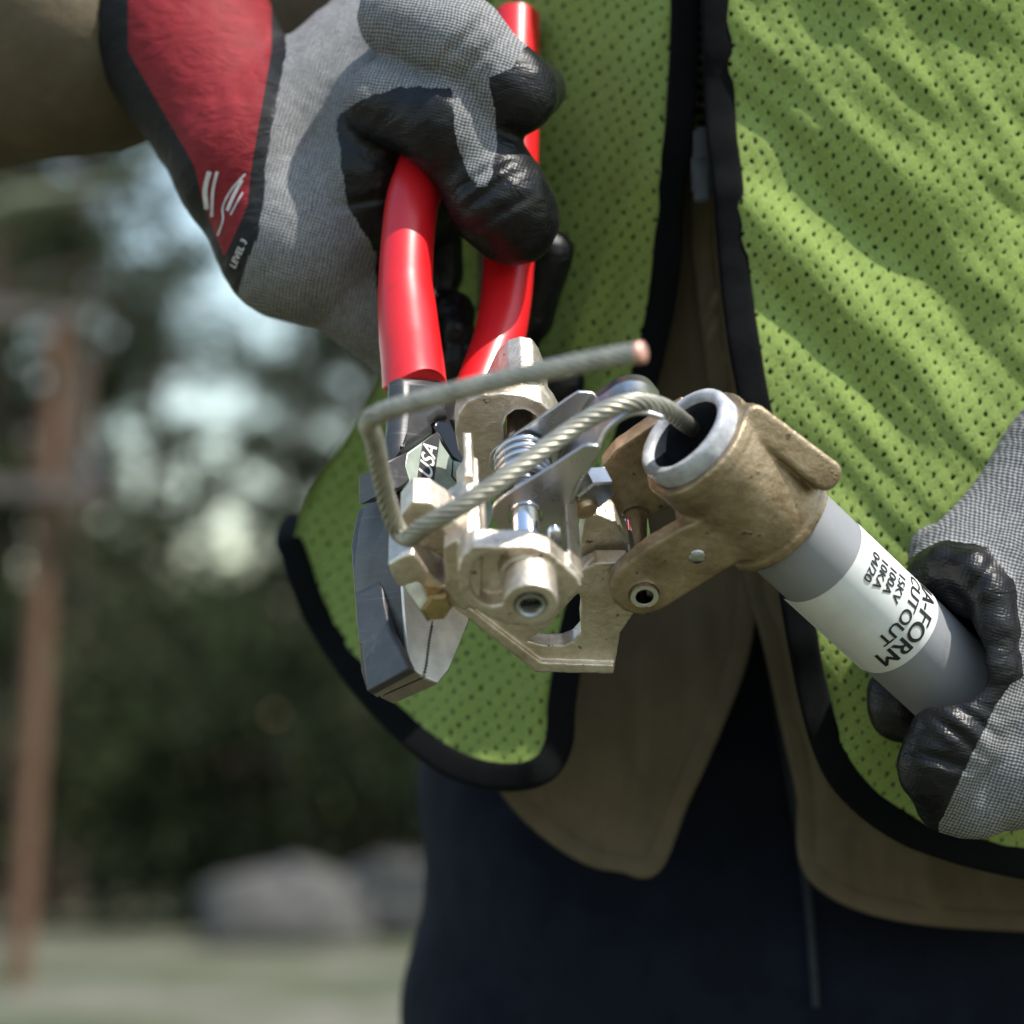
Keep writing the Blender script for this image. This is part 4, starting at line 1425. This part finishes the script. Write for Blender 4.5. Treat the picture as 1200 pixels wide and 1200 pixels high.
# shirt front panels hanging open
def fold_s(x, y):
    return .003 * mnoise.noise(Vector((x * .018, y * .005, 5))) + .0015 * mnoise.noise(Vector((x * .05, y * .01, 9)))
sl_r = [(860, -260, .822), (852, 200, .822), (862, 420, .824), (878, 560, .828), (880, 690, .834), (868, 770, .836), (836, 855, .837), (800, 935, .838), (768, 1012, .838)]
sl_b = [(560, 860, .845), (600, 930, .842), (640, 972, .841), (690, 1005, .840), (730, 1014, .839), (768, 1012, .838)]
sl_l = [(560, -260, .845), (560, 300, .845), (560, 860, .845)]
sl_t = [(560, -260, .845), (700, -260, .83), (860, -260, .822)]
panel('shirt_front', (sl_t, sl_r, sl_b, sl_l), M['shirt'], shirt, 60, 90, fold_s, .0012)
sr_l = [(818, -260, .816), (818, 220, .816), (824, 330, .816), (838, 440, .818), (866, 600, .822), (882, 680, .826), (902, 750, .829), (922, 840, .831), (942, 930, .832), (952, 1020, .832)]
sr_b = [(952, 1020, .832), (1050, 1070, .83), (1250, 1085, .835), (1400, 1085, .85)]
sr_r = [(1400, -260, .86), (1390, 500, .86), (1400, 1085, .85)]
sr_t = [(818, -260, .816), (1000, -260, .812), (1400, -260, .86)]
panel('shirt_front', (sr_t, sr_r, sr_b, sr_l), M['shirt'], shirt, 60, 90, fold_s, .0012)
ribbon('hem', [(x - 3, y, z) for x, y, z in sl_r] + [(x, y - 3, z) for x, y, z in sl_b[::-1][1:]], .0070, .0024, fold_s, M['shirt'], shirt, .0006)
ribbon('hem', [(x + 3, y, z) for x, y, z in sr_l] + [(x, y - 3, z) for x, y, z in sr_b[1:]], .0070, .0024, fold_s, M['shirt'], shirt, .0006)
# ---- gloves
def glove(name, prims, k, h, zone, knit_frame, lo_pad=.006, carve=None, creases=()):
    """prims: (p, q, rp, rq, coated)"""
    pts = np.array([tuple(p) for a in prims for p in (a[0], a[1])])
    rr = max(max(a[2], a[3]) for a in prims)
    lo, hi = pts.min(0) - rr - lo_pad, pts.max(0) + rr + lo_pad
    def fn(X, Y, Z):
        D = None
        for a in prims:
            d = d_cone(X, Y, Z, a[0], a[1], a[2], a[3])
            D = d if D is None else smin(D, d, k if len(a) < 6 else a[5])
        D = D + .0002 * np.sin(X * 420 + 4 * np.sin(Z * 160)) * np.sin(Z * 380 + 3 * np.sin(X * 150 + Y * 90))
        if carve is not None:
            D = carve(D, X, Y, Z)
        return D
    V, Fq = surface_nets(fn, lo, hi, h)
    for p_, d_, rr_ in creases:
        p_, d_ = np.array(p_), np.array(d_)
        q_ = V - p_
        near = np.exp(-(np.linalg.norm(q_, axis=1) / rr_) ** 2)
        ax_ = q_ @ d_
        push = near * (np.exp(-(ax_ / .0011) ** 2) * .0011 - .0004 * np.exp(-((np.abs(ax_) - .0028) / .0014) ** 2))
        V = V + np.array(F_) * push[:, None]
    me = np_mesh(name, V, Fq)
    x, y, z = V[:, 0], V[:, 1], V[:, 2]
    dk = np.full(len(V), 1e3); dg_ = np.full(len(V), 1e3)
    for a in prims:
        d = d_cone(x, y, z, a[0], a[1], a[2], a[3])
        if a[4]: dk = np.minimum(dk, d)
        else: dg_ = np.minimum(dg_, d)
    coat = np.clip(.5 + (dg_ - dk) / .005, 0, 1)
    q = V - np.array(CAM)
    zz = q @ np.array(F_)
    px = 600 + (q @ np.array(R_)) / zz * FPX
    py = 600 - (q @ np.array(U_)) / zz * FPX
    coat, red, band = zone(coat, px, py, zz)
    for nm, arr in (('coat', coat), ('red', red), ('band', band)):
        at = me.attributes.new(nm, 'FLOAT', 'POINT')
        at.data.foreach_set('value', np.asarray(arr, np.float32))
    ul = me.uv_layers.new(name='knit')
    e1, e2 = knit_frame
    uvv = np.stack([V @ np.array(e1), V @ np.array(e2)], 1) * 1000
    li = np.empty(len(me.loops), np.int32)
    me.loops.foreach_get('vertex_index', li)
    ul.data.foreach_set('uv', uvv[li].astype(np.float32).ravel())
    return obj(name, me, M['glove'], person), V, Fq

def cseg(a, b, ra, rb, coat, k=None):
    t = (P(*a), P(*b), ra / 1000, rb / 1000, coat)
    return t + ((k,) if k else ())
# upper glove, on the pliers
GA = [cseg((215, 40, .815), (300, 190, .785), 31, 25, 0), cseg((300, 190, .785), (345, 285, .775), 25, 23.5, 0),
      cseg((345, 285, .775), (430, 225, .785), 23.5, 26, 0), cseg((430, 225, .785), (500, 110, .79), 26, 30, 0), cseg((300, 190, .785), (460, 90, .80), 25, 32, 0),
      cseg((360, 305, .777), (425, 360, .782), 18, 13, 0), cseg((425, 360, .782), (470, 420, .790), 13, 9, 0),
      # thumb pad, coated
      cseg((440, 120, .768), (428, 205, .764), 13, 11, 1), cseg((428, 205, .764), (446, 255, .766), 11, 7, 1),
      cseg((460, 250, .790), (470, 380, .792), 11, 9, 1),
      # index finger over the far handle
      cseg((455, 120, .752), (520, 146, .742), 13.5, 13.5, 1, .004), cseg((520, 146, .742), (556, 184, .744), 13.5, 14, 1, .004),
      cseg((500, 170, .800), (512, 320, .803), 11, 9, 1), cseg((470, 20, .752), (540, 48, .740), 13.5, 13.5, 1, .003), cseg((540, 48, .740), (602, 108, .740), 13.5, 12.5, 1, .003), cseg((602, 108, .740), (630, 105, .765), 13, 9, 1, .003),
      cseg((500, 60, .775), (548, 165, .752), 16, 15, 1), cseg((548, 165, .752), (585, 235, .742), 15, 14.5, 1, .003), cseg((585, 235, .742), (603, 258, .748), 14.5, 12.5, 1), cseg((603, 258, .748), (610, 240, .775), 12.5, 9, 1),
      # fingers coming round behind the handles
      cseg((450, 330, .805), (515, 372, .800), 13, 8, 1), cseg((515, 372, .800), (530, 366, .782), 8, 6.8, 1, .002), cseg((530, 366, .782), (536, 388, .776), 6.8, 5.6, 1, .002),
      cseg((450, 380, .805), (520, 432, .800), 11, 7.5, 1, .003), cseg((520, 432, .800), (535, 424, .778), 7.5, 6.8, 1, .002),
      cseg((465, 390, .812), (560, 455, .818), 10, 8, 1, .003), cseg((560, 455, .818), (632, 450, .812), 8, 9, 1, .003), cseg((632, 450, .812), (656, 447, .798), 9, 8.5, 1, .002),
      cseg((480, 390, .815), (585, 425, .818), 9, 8, 1, .003), cseg((585, 425, .818), (622, 372, .808), 8, 7.6, 1, .003), cseg((622, 372, .808), (646, 296, .797), 7.6, 7.6, 1, .002)]
def zone_a(coat, px, py, z):
    bx = np.interp(py, [150, 200, 240, 262, 280, 300, 330, 380, 460], [396, 400, 406, 420, 432, 441, 440, 446, 452])
    kz = np.clip(.5 + (px - bx) / 12, 0, 1)
    coat = np.where(z > .0, kz, coat)
    # knit showing on the back of the index finger
    for cx, cy, rx, ry in ((556, 140, 24, 82),):
        e = 1 - np.sqrt(((px - cx - (py - cy) * .1) / rx) ** 2 + ((py - cy) / ry) ** 2)
        coat = np.minimum(coat, np.clip(.5 - e * 2.5, 0, 1))
    up_ = np.clip(.5 + (py - np.interp(px, [380, 420, 470, 540, 600, 640], [150, 118, 100, 104, 78, 20])) / 12, 0, 1)
    coat = np.minimum(coat, up_)
    # cuff band: black strip then the red patch
    bl = np.interp(py, [60, 200, 215, 250, 275, 290, 310, 345], [335, 309, 311, 306, 303, 296, 288, 279])
    br = np.interp(py, [60, 200, 240, 262, 290, 300, 320], [318, 294, 290, 281, 268, 263, 256])
    bk = np.interp(py, [60, 195, 230, 265, 300, 320], [150, 228, 236, 248, 262, 268])
    band = np.clip(.5 - (px - bl) / 8, 0, 1)
    red = np.minimum(np.clip(.5 - (px - br) / 8, 0, 1), np.clip(.5 + (px - bk) / 8, 0, 1))
    return np.maximum(coat, band), red, band
ga, V, Fq = glove('glove', GA, .006, .0012, zone_a, (cv(.97, -.25, 0), cv(.25, .97, 0)), creases=[(P(x, y, z), cv(a, b, 0).normalized(), .011) for x, y, z, a, b in ((562, 205, .729, .55, -.8), (574, 224, .728, .55, -.8), (588, 250, .73, .5, -.85), (536, 52, .727, .7, -.7), (560, 68, .727, .7, -.7), (430, 235, .755, .2, -1))])
tag(ga, 'grey knit glove with red and black cuff')
bvh = BVHTree.FromPolygons([tuple(q) for q in V], [tuple(int(i) for i in q) for q in Fq])
def onto(bv, px, py, lift=.0003):
    d = (R_ * ((px - 600) / FPX) - U_ * ((py - 600) / FPX) + F_).normalized()
    h_ = bv.ray_cast(CAM, d)
    return None if h_[0] is None else h_[0] + h_[1] * (lift if h_[1].dot(d) < 0 else -lift)
def print_strip(px_pts, w):
    """raised print stroke following measured points on the glove"""
    pts = catmull(px_pts, 6)
    v, f = [], []
    for i, (x, y) in enumerate(pts):
        a = pts[max(0, i - 1)]; b = pts[min(len(pts) - 1, i + 1)]
        L = math.hypot(b[0] - a[0], b[1] - a[1]) or 1
        nx, ny = -(b[1] - a[1]) / L * w / 2, (b[0] - a[0]) / L * w / 2
        for sgn in (-1, 1):
            q = onto(bvh, x + nx * sgn, y + ny * sgn)
            if q is None: return [], []
            v.append(q)
    for i in range(len(pts) - 1):
        f.append((2 * i, 2 * i + 1, 2 * i + 3, 2 * i + 2))
    return v, f
def print_text(s, x0, y0, ang, size_px, shear=0, bold=0.0):
    vv, ff = text2d(s, 1.0, bold, shear)
    ca, sa = math.cos(ang), math.sin(ang)
    out = []
    for x, y in vv:
        q = onto(bvh, x0 + (x * ca + y * sa) * size_px, y0 + (x * sa - y * ca) * size_px)
        if q is None: return [], []
        out.append(q)
    return out, ff
def joinvf(lst):
    v, f = [], []
    for a, b in lst:
        n0 = len(v); v += a; f += [tuple(i + n0 for i in q) for q in b]
    return v, f
v, f = joinvf([print_strip([(246, 201), (241, 222), (243, 245)], 5.5), print_strip([(255, 201), (250, 225), (249, 254)], 3.4), print_strip([(288, 204), (272, 222), (262, 242), (262, 258), (256, 276)], 2.0)])
obj('printing', pydata('printing', v, f), M['grey_print'], ga, False)
v, f = joinvf([print_text('LEVEL 3', 276, 315, rad(-66), 10.5, .2, .02)])
if v: obj('printing', pydata('printing', v, f), M['grey_print'], ga, False)
# small unreadable maker's strokes on the red patch
v, f = joinvf([print_strip([(284, 211), (275, 228), (267, 247)], 4.0), print_strip([(285, 226), (277, 240), (271, 252)], 1.8)])
obj('printing', pydata('printing', v, f), M['grey_print'], ga, False)

# lower glove, on the tube
GB = [(P(1300, 575, .742), elL.lerp(wrL, .66), .030, .031, False), cseg((1300, 575, .742), (1165, 692, .731), 35, 25, 0), cseg((1300, 575, .742), (1270, 760, .735), 35, 32, 0),
      cseg((1165, 692, .731), (1235, 800, .727), 25, 27, 0), cseg((1235, 800, .727), (1190, 890, .720), 27, 20, 0), cseg((1190, 890, .720), (1140, 932, .716), 18, 13, 0), cseg((1270, 760, .735), (1225, 860, .728), 30, 26, 0),
      # curled index finger, coated inner side
      cseg((1160, 826, .712), (1118, 862, .704), 10.5, 11.5, 1, .005), cseg((1118, 862, .704), (1098, 898, .704), 11.5, 10.5, 1, .005), cseg((1098, 898, .704), (1108, 938, .712), 10.5, 9, 1, .005),
      # lip of the palm round the tube
      cseg((1082, 674, .728), (1108, 661, .716), 4.5, 5.2, 1, .004), cseg((1108, 661, .716), (1140, 668, .708), 5.2, 5.4, 1, .004), cseg((1140, 670, .708), (1160, 696, .705), 5.4, 5.4, 1, .004), cseg((1160, 696, .705), (1167, 736, .703), 5.4, 5.4, 1, .004),
      cseg((1167, 736, .703), (1165, 785, .702), 5.4, 5.8, 1, .005), cseg((1165, 785, .702), (1150, 822, .704), 5.8, 7, 1, .006), cseg((1150, 822, .704), (1125, 855, .706), 7, 8.5, 1, .006),
      # thumb and middle finger behind the tube
      cseg((1160, 860, .742), (1100, 846, .742), 11, 10.5, 1, .003), cseg((1100, 846, .742), (1056, 830, .740), 10.5, 9.6, 1, .003), cseg((1056, 830, .740), (1048, 812, .742), 9.6, 8.5, 1, .003),
      cseg((1180, 690, .752), (1098, 648, .750), 19, 9, 0)]
tax = (np.array(MOUTH), np.array(-TN))
def carve_b(D, X, Y, Z):
    d = d_cyl(X, Y, Z, tax[0], tax[1], .05, .132, .0155)
    # hollow of the fist in front of the tube end
    c_ = MOUTH - TN * .118 + cv(.10, .06, .9).normalized() * .010
    d2 = np.sqrt((X - c_.x) ** 2 + (Y - c_.y) ** 2 + (Z - c_.z) ** 2) - .0165
    D = smax(D, -d, .0015)
    return smax(D, -d2, .003)
def zone_b(coat, px, py, z):
    # inside of the fist is all coated
    e = 1 - np.sqrt(((px - 1118) / 62) ** 2 + ((py - 742) / 88) ** 2)
    coat = np.maximum(coat, np.clip(.5 + e * 3, 0, 1))
    bx = np.interp(py, [780, 800, 830, 880, 930, 970], [1230, 1185, 1166, 1141, 1117, 1100])
    coat = np.where(z < .735, np.minimum(coat, np.clip(.5 - (px - bx) / 9, 0, 1)), coat)
    return coat, coat * 0, coat * 0
gb, V2, Fq2 = glove('glove', GB, .006, .0012, zone_b, (cv(.96, -.28, 0), cv(.28, .96, 0)), carve=carve_b, creases=[(P(x, y, z), cv(a, b, 0).normalized(), .010) for x, y, z, a, b in ((1135, 838, .697, -.6, -.8), (1118, 858, .694, -.6, -.8), (1100, 890, .694, -.3, -.95), (1150, 682, .698, .8, -.6))])
tag(gb, 'grey knit glove with black coated fingers holding the tube')
